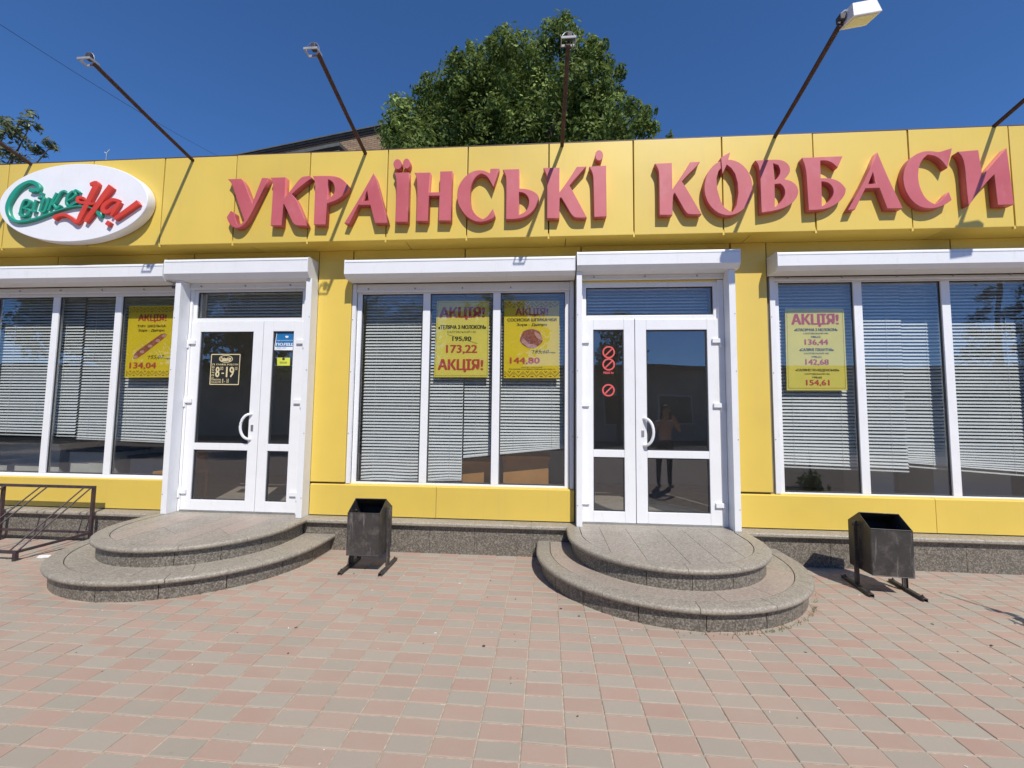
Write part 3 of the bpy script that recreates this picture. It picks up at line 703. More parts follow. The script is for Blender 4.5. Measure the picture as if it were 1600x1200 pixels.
# ================================================================== ENTRANCE STEPS
def outline(cx, cyc, r, yw, n=36):
    pts = [(cx-r, yw), (cx-r, (yw+cyc)/2)]
    pts += [(cx-r*math.cos(math.pi*k/n), cyc-r*math.sin(math.pi*k/n)) for k in range(n+1)]
    return pts+[(cx+r, (yw+cyc)/2), (cx+r, yw)]
def ring_piece(cx, cyc, prof, yw, i0, i1, n=36):
    """sweep a closed (r,z) profile along the D-shaped outline between two stations"""
    mb = MB(); m = len(prof); outs = [outline(cx, cyc, r, yw, n) for r, z in prof]
    a, b = math.floor(i0), math.ceil(i1); st = [i0]+[k for k in range(a+1, b)]+[i1]
    st = [s for j, s in enumerate(st) if j == 0 or s > st[j-1]+1e-6]
    def P(j, s):
        k = min(int(math.floor(s)), n+3); t = s-k; p, q = outs[j][k], outs[j][k+1]; return (p[0]+(q[0]-p[0])*t, p[1]+(q[1]-p[1])*t, prof[j][1])
    for s in st: mb.v += [P(j, s) for j in range(m)]
    for i in range(len(st)-1):
        for j in range(m): mb.f.append((i*m+j, i*m+(j+1)%m, (i+1)*m+(j+1)%m, (i+1)*m+j))
    mb.f.append(tuple(range(m))); mb.f.append(tuple((len(st)-1)*m+j for j in range(m-1,-1,-1)))
    return mb
def steps(cx, label):
    e = empty('entrance_steps', (cx, 4.62, 0), label=label, cat='steps', group='rounded granite entrance steps')
    inv = Matrix.Translation(-Vector(e.location)); YWL = 4.643
    for (R, cyc, zt, h0, inner) in ((1.20,4.35,.168,-.02,.84),(.90,4.33,.334,.150,0)):
        s = empty('step', (cx, cyc, h0)); s.parent = e; s.matrix_parent_inverse = inv
        i2 = Matrix.Translation(-Vector(s.location))
        def A(o): o.matrix_parent_inverse = i2; return o
        rr = R-.046; yw = YWL if inner else 4.593
        # riser slabs
        cuts = [0,3.2,7.5,11,15.5,20,24.5,29,33.5,37.2,40]
        for a, b in zip(cuts, cuts[1:]):
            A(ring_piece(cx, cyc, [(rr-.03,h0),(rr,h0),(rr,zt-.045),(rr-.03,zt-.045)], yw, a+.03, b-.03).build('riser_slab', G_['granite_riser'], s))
        # rounded nosing pieces
        cuts = [0,6.5,13,19.5,25,31.5,40]
        nz = [(R-.135,zt-.044),(R-.016,zt-.044),(R-.005,zt-.037),(R,zt-.024),(R-.002,zt-.011),(R-.010,zt-.003),(R-.022,zt),(R-.132,zt)]
        for a, b in zip(cuts, cuts[1:]):
            A(ring_piece(cx, cyc, nz, yw, a+.02, b-.02).build('nosing_slab', G_['granite_border'], s, smooth=True))
        if inner:
            cuts = [0,4.7,9,15,22,26.5,34,40]
            for a, b in zip(cuts, cuts[1:]):
                A(ring_piece(cx, cyc, [(inner,zt-.04),(R-.139,zt-.04),(R-.139,zt-.0025),(inner,zt-.0025)], yw, a+.02, b-.02).build('tread_slab', G_['granite_tread'], s))
        else:
            r = R-.139; xs = [-r,-.56,-.30,.02,.27,.52,r]; ysplit = [3.92,3.88,3.99,3.80,4.02,3.9]
            for j, (x0, x1) in enumerate(zip(xs, xs[1:])):
                x0 += .0018; x1 -= .0018; N_ = 8
                low = [(cx+x0+(x1-x0)*k/N_, cyc-math.sqrt(max(r*r-(x0+(x1-x0)*k/N_)**2, 0))) for k in range(N_+1)]
                yt = 4.75; ys_ = ysplit[j]; sl = .10*(1 if j % 2 else -1)
                if min(p[1] for p in low) < ys_-.25 and max(p[1] for p in low) < ys_-.08:
                    A(MB().prismz(low+[(cx+x1,ys_-.0018+sl),(cx+x0,ys_-.0018-sl)], zt-.03, zt-.0025).build('tread_slab', G_['granite_tread'], s))
                    A(MB().prismz([(cx+x0,ys_+.0018-sl),(cx+x1,ys_+.0018+sl),(cx+x1,yt),(cx+x0,yt)], zt-.03, zt-.0028).build('tread_slab', G_['granite_tread'], s))
                else:
                    A(MB().prismz(low+[(cx+x1,yt),(cx+x0,yt)], zt-.03, zt-.0025).build('tread_slab', G_['granite_tread'], s))
        op = outline(cx, cyc, R-.078, yw-.002); A(MB().prismz(op, h0+.001, zt-.0455).build('step_core', G_['core'], s))
    return e
steps(-3.47, 'rounded two-step granite stoop below the left door')
steps(1.11, 'rounded two-step granite stoop below the right door')

# ================================================================== LITTER BINS
def litter_bin(loc, rz, label):
    e = empty('litter_bin', loc, rz, label=label, cat='litter bin', group='black metal tilting litter bins')
    w = .152; t = .004
    prof = [(-.185,.165),(-.185,.548),(-.015,.648),(.165,.545),(.165,.150)]           # side view (y,z)
    b = MB()
    for s in (-1,1): b.prismx(prof, s*w-t/2, s*w+t/2)
    b.box(-w+t/2,w-t/2,-.187,-.183,.165,.548); b.box(-w+t/2,w-t/2,.163,.167,.150,.545)
    b.add([(-w,-.018,.649),(w,-.018,.649),(w,.166,.546),(-w,.166,.546),(-w,-.018,.645),(w,-.018,.645),(w,.163,.542),(-w,.163,.542)], [(0,1,2,3),(7,6,5,4),(0,4,5,1),(2,6,7,3)])
    b.add([(-w,-.184,.166),(w,-.184,.166),(w,.164,.151),(-w,.164,.151)], [(0,1,2,3)])
    body = b.build('body', G_['bin_black'], e)
    MB().tube([(-w,-.187,.549),(w,-.187,.549)], .004, 6).tube([(-w,-.187,.166),(w,-.187,.166)], .004, 6).tube([(-w,-.017,.649),(w,-.017,.649)], .004, 6).build('rim', G_['bin_black'], body)
    for s in (-1,1):
        MB().box(s*.178-.018,s*.178+.018,-.008,.008,.028,.57).box(s*(.178+.016)-.002,s*(.178+.016)+.002,-.02,-.008,.028,.57).build('post', G_['bin_black'], e, bevel=.002, seg=1)
        MB().tube([(s*.140,0,.535),(s*.202,0,.535)], .009, 8).build('pivot_bolt', G_['bin_black'], e)
        ru = MB(); ru.box(s*.188-.018,s*.188+.018,-.235,.215,.022,.027).box(s*.188-.018,s*.188-.013,-.235,.215,.0,.022).box(s*.188+.013,s*.188+.018,-.235,.215,.0,.022)
        ru.build('runner', G_['bin_black'], e, bevel=.001, seg=1)
        for yy in (-.20,.18): MB().tube([(s*.188,yy,.0),(s*.188,yy,.046)], .006, 6).tube([(s*.188,yy,.027),(s*.188,yy,.034)], .013, 6).build('anchor_bolt', G_['bin_black'], e)
    return e
litter_bin((-1.69,4.17,.001), math.radians(1.5), 'black metal litter bin below the middle window')
litter_bin((2.915,4.135,.001), math.radians(-8), 'black metal litter bin below the right window')

# ================================================================== BICYCLE RACK
rk = empty('bicycle_rack', (-6.1,4.2,0), label='dark welded bicycle rack standing against the plinth at the left', cat='bicycle rack')
rinv = Matrix.Translation(-Vector(rk.location))
def RA(o): o.matrix_parent_inverse = rinv; return o
yr, yf, xr, xl = 4.555, 3.95, -5.055, -7.30
RA(MB().bar((xl-.014,yr,.615),(xr+.014,yr,.615),.028).build('top_bar', G_['rack_paint'], rk))
for x in (xr, xr-1.12, xl): RA(MB().bar((x,yr,.0),(x,yr,.600),.028).build('rear_post', G_['rack_paint'], rk))
RA(MB().bar((xl,yr+.001,.12),(xr-.015,yr+.001,.12),.022).build('rear_rail', G_['rack_paint'], rk))
RA(MB().bar((xl-.1,yf,.085),(xr-.09,yf,.085),.026).build('front_rail', G_['rack_paint'], rk))
for x in (xr-.105, xl-.08): RA(MB().bar((x,yf,0),(x,yf,.071),.032).build('front_foot', G_['rack_paint'], rk))
for x0_, x1_ in ((xr,xr-.105),(xr-1.12,xr-1.2),(xl,xl-.08)): RA(MB().bar((x0_,yr-.015,.115),(x1_,yf+.014,.085),.024).build('side_rail', G_['rack_paint'], rk))
for k in range(5):
    for dx in (0,-.085):
        x = xr-.03+dx-k*.535
        if x > xl-.02: RA(MB().tube([(x,yr-.012,.605),(x-.07,yf+.012,.095)], .0075, 8).build('wheel_guide', G_['rack_paint'], rk))

# ================================================================== POSTERS AND STICKERS
YP = 4.862
def sheet(name, corners, mat, label, cat, Y, thick=.0015, group=None, curl=.004):
    """a slightly bowed sheet with picture corners TL,TR,BR,BL standing at depth Y"""
    P = [atY(x, y, Y) for x, y in corners]; c = sum(P, Vector())/4
    e = empty(name, (c.x, Y, min(p.z for p in P)), label=label, cat=cat, group=group)
    mb = MB(); n = 8
    for j in range(n+1):
        for i in range(n+1):
            u, v = i/n, j/n; a = P[0].lerp(P[1], u); b = P[3].lerp(P[2], u); p = a.lerp(b, v)
            mb.v.append((p.x, p.y+.0003, p.z))
    for j in range(n):
        for i in range(n): mb.f.append((j*(n+1)+i, (j+1)*(n+1)+i, (j+1)*(n+1)+i+1, j*(n+1)+i+1))
    m = len(mb.v); mb.v += [(x, y+thick, z) for x,y,z in mb.v[:m]]
    mb.f += [tuple(q+m for q in reversed(f)) for f in mb.f[:]]
    me = bpy.data.meshes.new('sheet'); me.from_pydata(mb.v, [], mb.f); o = link('sheet', me, G_[mat], e)
    e['_'] = 1; del e['_']
    o.matrix_parent_inverse = Matrix.Translation(-Vector(e.location)); return e
def put(e, o): o.matrix_parent_inverse = Matrix.Translation(-Vector(e.location)); return o
def write(e, s, r, mat, Y, bold=0.0, shear=0.0): return put(e, link('lettering', text_mesh(s, prect(*r, Y), Y-.0012, bold, shear=shear), G_[mat], e))
def strike(e, a, b, w, mat, Y, name='strike_line'):
    A_, B_ = atY(*a, Y), atY(*b, Y); d = (B_-A_).normalized(); n_ = Vector((-d.z,0,d.x))*w/2; y = Y-.0016
    me = bpy.data.meshes.new(name); me.from_pydata([(q.x,y,q.z) for q in (A_-n_,B_-n_,B_+n_,A_+n_)], [], [(0,1,2,3)]); return put(e, link(name, me, G_[mat], e))
def border(e, c, mat, Y, w=.003, ins=.03):
    P = [atY(x, y, Y) for x, y in c]; ctr = sum(P, Vector())/4; Q = [p+(ctr-p).normalized()*ins for p in P]
    mb = MB()
    for k in range(4):
        a, b = Q[k], Q[(k+1)%4]; d = (b-a).normalized(); n_ = Vector((-d.z,0,d.x))*w/2; y = Y-.0011-.0001*k
        mb.add([(q.x,y,q.z) for q in (a-n_,b-n_,b+n_,a+n_)], [(0,1,2,3)])
    return put(e, mb.build('printed_border', G_[mat], e))
def ornament(e, x0, x1, y, Y, n, mat='print_brown'):
    """woven zigzag band of little squares"""
    a, b = atY(x0, y, Y), atY(x1, y, Y); mb = MB(); L = b.x-a.x; st = L/(n*8); s = st*.82; z0 = (a.z+b.z)/2; yy = Y-.0013
    pat = [(0,2),(1,1),(2,0),(3,-1),(4,-2),(5,-1),(6,0),(7,1),(0,0),(4,1.4),(3.2,2.2),(4.8,2.2),(0,-2),(-.8,-2),(.8,-2)]
    for k in range(n):
        for i, j in pat:
            cx = a.x+st*(k*8+i+.5); cz = z0+j*st
            if a.x <= cx <= b.x: mb.add([(cx-s/2,yy,cz-s/2),(cx+s/2,yy,cz-s/2),(cx+s/2,yy,cz+s/2),(cx-s/2,yy,cz+s/2)], [(0,1,2,3)])
    return put(e, mb.build('ornament_band', G_[mat], e))
def blob(e, pts, mat, Y, lift, name):
    P = [atY(x, y, Y) for x, y in pts]; return put(e, link(name, curve_mesh([[(p.x,p.z) for p in P]], .0004, Y-.0012-lift), G_[mat], e))
# sausage poster by the left door
z1 = zoomer(190,470,831/90)
c1 = [(202,478),(273.5,477),(266,589.5),(194.5,590)]
p1 = sheet('promotion_poster', c1, 'poster_yellow', 'yellow price poster with a long sausage, in the window left of the left door', 'poster', YP)
ornament(p1, 203, 271, z1(0,130)[1], YP, 6); ornament(p1, 197, 266, z1(0,1045)[1], YP, 6)
write(p1, 'АКЦІЯ!', (*z1(245,195), *z1(645,310)), 'print_red', YP, .022)
write(p1, 'ТМЧ  ШКІЛЬНА', (*z1(228,348), *z1(638,382)), 'print_black', YP, .02); write(p1, 'Зоря - Дніпро', (*z1(243,408), *z1(618,452)), 'print_black', YP, .022)
zz = lambda L: [z1(*q) for q in L]
blob(p1, zz([(165,835),(185,765),(260,700),(570,480),(620,470),(655,490),(610,540),(330,760),(225,830)]), 'print_meat', YP, 0, 'printed_sausage')
for q in ((205,810),(300,735),(415,655),(522,575),(612,505)):
    blob(p1, [z1(q[0]+34*math.cos(t), q[1]+24*math.sin(t)) for t in [k*math.pi/6 for k in range(12)]], 'print_pink', YP, .0006, 'printed_slice')
write(p1, '155,07', (*z1(385,785), *z1(615,850)), 'print_black', YP, 0, .3); write(p1, 'грн', (*z1(640,822), *z1(712,846)), 'print_black', YP); strike(p1, z1(365,798), z1(712,838), .003, 'print_black', YP)
write(p1, '134,04', (*z1(118,890), *z1(495,990)), 'print_red', YP, .022)
# veal poster
z2 = zoomer(670,460,943/110)
c2 = [z2(112,85), z2(812,85), z2(795,1110), z2(68,1110)]
p2 = sheet('promotion_poster', c2, 'poster_lemon', 'plain lemon-yellow price poster reading 173,22 in the middle window', 'poster', YP)
border(p2, c2, 'print_brown', YP, .0025, .022)
write(p2, 'АКЦІЯ!', (*z2(150,172), *z2(742,340)), 'print_red', YP, .022); write(p2, 'АКЦІЯ!', (*z2(128,870), *z2(722,1042)), 'print_red', YP, .022)
write(p2, '«ТЕЛЯЧА З МОЛОКОМ»', (*z2(130,412), *z2(765,465)), 'print_black', YP, .022); write(p2, 'САЛТІВСЬКИЙ МК', (*z2(248,482), *z2(635,518)), 'print_black', YP)
write(p2, '195,90', (*z2(318,565), *z2(568,632)), 'print_black', YP, .02); strike(p2, z2(242,535), z2(650,658), .003, 'print_black', YP)
write(p2, '173,22', (*z2(235,678), *z2(645,800)), 'print_red', YP, .02)
# frankfurter poster
z3 = zoomer(780,460,900/105)
c3 = [z3(68,82), z3(805,85), z3(805,1122), z3(62,1122)]
p3 = sheet('promotion_poster', c3, 'poster_yellow', 'yellow price poster with a heap of sausages, in the middle window', 'poster', YP)
ornament(p3, z3(72,0)[0], z3(800,0)[0], z3(0,138)[1], YP, 6); ornament(p3, z3(68,0)[0], z3(800,0)[0], z3(0,1068)[1], YP, 6)
write(p3, 'АКЦІЯ!', (*z3(220,185), *z3(652,298)), 'print_red', YP, .022)
write(p3, 'СОСИСКИ ШПИКАЧКИ', (*z3(112,320), *z3(766,362)), 'print_black', YP, .02); write(p3, 'Зоря - Дніпро', (*z3(236,388), *z3(638,432)), 'print_black', YP, .022)
blob(p3, [z3(430+150*math.cos(t)*(1+.05*math.sin(5*t)), 592+128*math.sin(t)) for t in [k*math.pi/16 for k in range(32)]], 'print_meat', YP, 0, 'printed_heap')
for k, (x, y, a) in enumerate(((420,545,.1),(340,640,.7),(520,640,-.7),(430,690,.05),(330,560,-.9),(525,560,.8),(440,600,.15))):
    blob(p3, [z3(x+75*math.cos(t)*math.cos(a)-27*math.sin(t)*math.sin(a), y+75*math.cos(t)*math.sin(a)+27*math.sin(t)*math.cos(a)) for t in [q*math.pi/8 for q in range(16)]], 'print_pink' if k % 2 else 'print_meat', YP, .0006+.0003*k, 'printed_sausage')
write(p3, '165,60', (*z3(445,742), *z3(665,800)), 'print_black', YP, 0, .3); write(p3, 'грн', (*z3(690,772), *z3(752,792)), 'print_black', YP); strike(p3, z3(428,750), z3(752,786), .003, 'print_black', YP)
write(p3, '144,80', (*z3(145,845), *z3(540,940)), 'print_red', YP, .022)
write(p3, 'товар діє з 15.06 по 30.06', (*z3(290,970), *z3(575,985)), 'print_black', YP, .01); write(p3, 'Зоря знаходиться м. Дніпро, Українська, вул. Миру, 10', (*z3(130,992), *z3(745,1012)), 'print_black', YP, .01)
# framed poster, right window
z4 = zoomer(1220,475,952/115)
c4 = [z4(55,62), z4(815,62), z4(862,1118), z4(78,1118)]
p4 = sheet('promotion_poster', c4, 'poster_lemon', 'yellow price poster listing three prices, in the right window', 'poster', YP)
border(p4, c4, 'print_brown', YP, .0025, .03)
write(p4, 'АКЦІЯ!', (*z4(142,130), *z4(740,295)), 'print_red', YP, .022)
for (t1, t2, t3, t4, y) in (('«КЛАСИЧНА З МОЛОКОМ»','САЛТІВСЬКИЙ МК','188,22','136,44',0),('«САЛЯМІ ПІКАНТНА»','САЛТІВСЬКИЙ МК','198,21','142,68',258),('«САЛЯМІ ПО-ВІДЕНСЬКИ»','САЛТІВСЬКИЙ МК','198,60','154,61',524)):
    dx = y*.035; x0, x1 = {0:(175,732),258:(232,672),524:(172,735)}[y]
    write(p4, t1, (*z4(x0+dx,315+y), *z4(x1+dx,352+y)), 'print_black', YP, .015); write(p4, t2, (*z4(290+dx,366+y), *z4(615+dx,392+y)), 'print_black', YP, .008)
    write(p4, t3, (*z4(392+dx,414+y), *z4(512+dx,442+y)), 'print_black', YP, .008); strike(p4, z4(385+dx,418+y), z4(520+dx,440+y), .002, 'print_black', YP); write(p4, t4, (*z4(310+dx,458+y), *z4(608+dx,540+y)), 'print_red', YP, .02)
# opening hours on the left door
YD = 4.7765
z5 = zoomer(320,545,1200/65)
c5 = [z5(185,145), z5(1040,145), z5(985,1050), z5(130,1040)]
hs_ = sheet('opening_hours_sign', c5, 'hours_black', 'black and gold opening-hours sign reading 8 to 19 on the left door', 'sign', YD)
border(hs_, c5, 'hours_gold', YD, .010, .010)
put(hs_, link('printed_oval', curve_mesh([[(lambda p: (p.x,p.z))(atY(*z5(612+200*math.cos(t),292+108*math.sin(t)),YD)) for t in [k*math.pi/16 for k in range(32)]], [(lambda p: (p.x,p.z))(atY(*z5(612+180*math.cos(t),292+92*math.sin(t)),YD)) for t in [k*math.pi/16 for k in range(32)]]], .0003, YD-.0012), G_['hours_gold'], hs_))
write(hs_, 'СвіжеНа!', (*z5(460,240), *z5(760,365)), 'hours_gold', YD, .02, .2)
write(hs_, 'ГРАФІК РОБОТИ', (*z5(335,428), *z5(962,480)), 'hours_gold', YD, .02)
write(hs_, '8', (*z5(315,520), *z5(420,820)), 'hours_gold', YD, .01); write(hs_, '00', (*z5(445,515), *z5(535,615)), 'hours_gold', YD); write(hs_, '-', (*z5(485,690), *z5(555,722)), 'hours_gold', YD)
write(hs_, '19', (*z5(622,520), *z5(840,820)), 'hours_gold', YD, .01); write(hs_, '00', (*z5(868,518), *z5(945,618)), 'hours_gold', YD)
for k in range(6): write(hs_, 'ПВСЧПС'[k], (*z5(228-6*k,428+78*k), *z5(286-6*k,480+78*k)), 'hours_gold', YD, .03)
write(hs_, 'СУБОТА', (*z5(195,868), *z5(462,915)), 'hours_gold', YD, .02); write(hs_, 'НЕДІЛЯ', (*z5(190,940), *z5(460,988)), 'hours_gold', YD, .02); write(hs_, '8 - 18', (*z5(500,862), *z5(690,985)), 'hours_gold', YD)
# police sticker
z6 = zoomer(420,510,1029/60)
c6 = [z6(212,155), z6(822,175), z6(760,640), z6(140,635)]
ps = sheet('guard_sticker', c6, 'sticker_white', 'blue and white sticker reading ПОЛІЦІЇ at the top of the left door', 'sticker', YD)
blob(ps, [z6(228,160), z6(800,180), z6(762,545), z6(172,545)], 'police_blue', YD, 0, 'printed_panel')
put(ps, link('lettering', text_mesh('ПІД ОХОРОНОЮ ПОЛІЦІЇ', prect(*z6(218,362), *z6(750,394), YD), YD-.0022, .02), G_['sticker_white'], ps))
put(ps, link('lettering', text_mesh('ПОЛІЦІЇ', prect(*z6(205,425), *z6(745,535), YD), YD-.0022, .035), G_['sticker_white'], ps))
blob(ps, [z6(440,250), z6(465,262), z6(487,245), z6(510,262), z6(535,250), z6(525,295), z6(487,310), z6(450,295)], 'sticker_white', YD, .0008, 'emblem')
write(ps, 'тел. 102', (*z6(215,566), *z6(465,584)), 'police_blue', YD, .01)
c7 = [z6(222,835), z6(568,840), z6(562,1050), z6(222,1052)]
ys = sheet('notice_sticker', c7, 'sticker_lime', 'small lime-yellow sticker under the blue one on the left door', 'sticker', YD)
blob(ys, [z6(395+38*math.cos(t), 872+34*math.sin(t)) for t in [k*math.pi/8 for k in range(16)]], 'print_black', YD, 0, 'emblem')
write(ys, 'УВАГА ЗА', (*z6(295,945), *z6(490,962)), 'print_black', YD, .02); write(ys, 'ОБЛАДНАННЯ', (*z6(295,972), *z6(490,992)), 'print_black', YD, .03)
# round ban stickers
z7 = zoomer(925,530,600/55)
for (cx_, cy_), lb in (((284,222),'topmost of the round red no-entry stickers on the right door'),((284,430),'middle round red ban sticker, just above the small red word'),((280,870),'lowest of the round red ban stickers on the right door')):
    c = atY(*z7(cx_,cy_), YD); e = empty('ban_sticker', (c.x,YD,c.z), label=lb, cat='sticker', group='round red ban stickers')
    R = .068
    put(e, link('ring', curve_mesh([ell(c.x,c.z,R,R,32), ell(c.x,c.z,R*.76,R*.76,32)], .0004, YD-.0005), G_['ban_red'], e))
    a = math.radians(45); d = (math.cos(a), math.sin(a)); n_ = (-d[1]*R*.11, d[0]*R*.11); L = R*.74
    put(e, link('slash', curve_mesh([[(c.x-d[0]*L-n_[0],c.z-d[1]*L-n_[1]),(c.x+d[0]*L-n_[0],c.z+d[1]*L-n_[1]),(c.x+d[0]*L+n_[0],c.z+d[1]*L+n_[1]),(c.x-d[0]*L+n_[0],c.z-d[1]*L+n_[1])]], .0004, YD-.0005), G_['ban_red'], e))
r_ = prect(*z7(190,555), *z7(365,592), YD)
uv = link('warning_lettering', text_mesh('УВАГА!', r_, YD-.001, .03), G_['ban_red']); tag(uv, 'small red printed word УВАГА! between the ban stickers', 'sticker')

# ================================================================== BLINDS
def blind(x0, x1, ztop, zl, zr, Y, label, droop=10, wob=.0):
    e = empty('window_blind', ((x0+x1)/2, Y, min(zl,zr)), label=label, cat='blind', group='white slatted window blinds')
    inv = Matrix.Translation(-Vector(e.location))
    pitch = .0365; n = int((ztop-min(zl,zr))/pitch); mb = MB(); zm = (zl+zr)/2
    tilt = math.radians(47); wd = .036
    nx = 8; zend = None
    for i in range(n+1):
        z = ztop-i*pitch; k = max(0, 1-(n-i)/droop); k = k*k
        tl = tilt+random.gauss(0,.03); jl, jr = random.gauss(0,.0012), random.gauss(0,.0012)
        rows = []
        for q in range(nx+1):
            u = q/nx; x = x0+(x1-x0)*u; lin = zl+(zr-zl)*u
            zz_ = z+jl*(1-u)+jr*u+k*(lin-min(zl,zr))*1.0 + wob*k*math.sin(u*9)
            rows.append([(x, Y-wd/2*math.cos(tl), zz_-wd/2*math.sin(tl)), (x, Y-.0012*math.sin(tl)-.003, zz_+.003), (x, Y+wd/2*math.cos(tl), zz_+wd/2*math.sin(tl))])
        b = len(mb.v)
        for r in rows: mb.v += r
        for q in range(nx):
            for s in (0,1): mb.f.append((b+q*3+s, b+(q+1)*3+s, b+(q+1)*3+s+1, b+q*3+s+1))
    me = bpy.data.meshes.new('slats'); me.from_pydata(mb.v, [], mb.f)
    for p in me.polygons: p.use_smooth = True
    o = link('slats', me, G_['blind'], e); o.matrix_parent_inverse = inv; tag(o, kind='stuff')
    o = MB().bar((x0,Y,zl-.012),(x1,Y,zr-.012),.026,.014).build('bottom_rail', G_['blind'], e); o.matrix_parent_inverse = inv
    o = MB().box(x0,x1,Y-.018,Y+.018,ztop+.005,ztop+.035).build('head_rail', G_['blind'], e); o.matrix_parent_inverse = inv
    for u in (.12,.5,.88):
        x = x0+(x1-x0)*u; zb = zl+(zr-zl)*u
        o = MB().bar((x,Y-.016,zb),(x,Y-.016,ztop),.0016).build('cord', G_['blind'], e); o.matrix_parent_inverse = inv
    return e
YB = 4.925
bz = lambda x, y: atY(x, y, YB).z
bx_ = lambda x, y: atY(x, y, YB).x
blind(-7.62,bx_(128,560),2.88,bz(0,676),bz(120,680),YB,'half-lowered white blind in the left two panes of the leftmost window')
blind(bx_(128,560)-.02,-4.50,2.88,bz(122,684),bz(262,690),YB+.035,'half-lowered white blind behind the sausage poster by the left door')
blind(-2.13,bx_(724,600),2.865,bz(560,750),bz(722,748),YB,'fully lowered white blind in the left part of the middle window', 14, .012)
blind(bx_(724,600)+.012,.20,2.865,bz(724,713),bz(882,698),YB+.02,'raised slanting white blind in the right part of the middle window')
blind(2.50,bx_(1412,600),2.94,bz(1226,727),bz(1418,735),YB,'white blind behind the three-price poster in the right window')
blind(bx_(1412,600)+.012,5.88,2.94,bz(1420,727),.86,YB+.02,'white blind filling the right end of the right window')
blind(-4.12,-2.86,2.90,2.585,2.585,4.90,'short white blind behind the glass above the left door')
blind(.45,1.78,2.90,2.585,2.585,4.90,'short white blind behind the glass above the right door')

# ================================================================== THINGS INSIDE
def counter(name, x0, x1, y0, y1, z1, mat, top, label):
    e = empty(name, ((x0+x1)/2,(y0+y1)/2,.335), label=label, cat='counter'); inv = Matrix.Translation(-Vector(e.location))
    for nm, b, mt in (('body',(x0,x1,y0,y1,.337,z1-.04),mat),('worktop',(x0-.02,x1+.02,y0-.03,y1+.02,z1-.0395,z1),top)):
        o = box(nm, G_[mt], e, *b, bevel=.003); o.matrix_parent_inverse = inv
    return e
counter('shop_counter', -7.4,-6.35,5.25,5.7,1.04,'room_white','room_white','white counter low behind the far left pane')
counter('shop_counter', -6.15,-5.55,5.2,5.7,.98,'room_white','room_dark','white counter behind the second pane of the leftmost window')
counter('shop_counter', -5.4,-4.95,5.3,5.7,.90,'room_white','room_dark','low white counter behind the pane with the sausage poster')
counter('wooden_counter', -.98,-.62,5.1,5.6,.93,'room_wood','room_wood','short orange wood counter in the middle window')
counter('wooden_counter', -.50,.03,5.12,5.6,1.0,'room_wood','room_wood','orange wood counter under the slanting blind')
counter('shop_counter', 4.35,5.15,5.3,5.8,1.06,'room_wall','room_wall','grey-brown cabinet behind the rightmost pane')
counter('shop_counter', 3.65,3.93,5.3,5.7,1.06,'room_wall','room_white','narrow grey cabinet low in the right window')
ch = empty('chair', (-4.62,5.25,.335), label='tan wooden chair back inside by the left door', cat='chair')
cinv = Matrix.Translation(-Vector(ch.location))
for nm, b in (('backrest',(-.17,.17,.15,.18,.38,.72)),('seat',(-.2,.2,-.22,.2,.36,.4)),('leg',(-.19,-.15,-.2,-.16,0,.36)),('leg',(.15,.19,-.2,-.16,0,.36)),('leg',(-.19,-.15,.15,.19,0,.36)),('leg',(.15,.19,.15,.19,0,.36))): box(nm, G_['room_wood'], ch, *b, bevel=.004)

# ================================================================== TREES
def leaf_cloud(blobs, per_m2, size, aspect=.5, tone=None, shell=.55, up=.35, density_pow=1.0):
    """leaf-sized faces through a set of (x,y,z,r) clumps; returns verts, faces, tones"""
    rng = np.random.default_rng(int(abs(blobs[0][0])*1000)+len(blobs)); V = []; T = []
    for (x,y,z,r) in blobs:
        n = int(per_m2*4*math.pi*r*r)
        d = rng.normal(size=(n,3)); d /= np.linalg.norm(d, axis=1)[:,None]
        lump = 1+.20*np.sin(d[:,0]*7+x*3)*np.cos(d[:,2]*6+z*2)+.12*np.sin(d[:,1]*11+y)
        rad = r*lump*(shell+(1-shell)*rng.random(n)**.6)
        c = np.array((x,y,z))+d*rad[:,None]
        nrm = d*.9+rng.normal(size=(n,3))*.55+np.array((0,0,up)); nrm /= np.linalg.norm(nrm, axis=1)[:,None]
        t1 = np.cross(nrm, rng.normal(size=(n,3))); t1 /= np.linalg.norm(t1, axis=1)[:,None]; t2 = np.cross(nrm, t1)
        s = size*(.6+.8*rng.random(n))[:,None]
        q = np.stack([c-t1*s, c+t2*s*aspect+nrm*s*.12, c+t1*s, c-t2*s*aspect+nrm*s*.12], 1)
        V.append(q); T.append(np.clip(rng.random(n)*.85+rng.normal(0,.1)+.05, 0, 1))
    V = np.concatenate(V); T = np.concatenate(T); return V, T
def leaf_obj(name, V, T, mat, parent):
    n = len(V); me = bpy.data.meshes.new(name)
    me.vertices.add(n*4); me.vertices.foreach_set('co', V.reshape(-1)); me.loops.add(n*4); me.loops.foreach_set('vertex_index', np.arange(n*4, dtype=np.int32))
    me.polygons.add(n); me.polygons.foreach_set('loop_start', np.arange(0, n*4, 4, dtype=np.int32)); me.update(calc_edges=True)
    a = me.attributes.new('tone', 'FLOAT', 'POINT'); a.data.foreach_set('value', np.repeat(T, 4).astype(np.float32))
    return link(name, me, G_[mat], parent)
def limb(mb, a, b, r0, r1, wig=.15, n=5):
    a, b = Vector(a), Vector(b); pts = [a.lerp(b, k/n)+Vector((random.gauss(0,wig),random.gauss(0,wig),random.gauss(0,wig*.5)))*(0 if k in (0,n) else 1)*(b-a).length*.15 for k in range(n+1)]
    mb.tube(pts, r0, 8, r1)
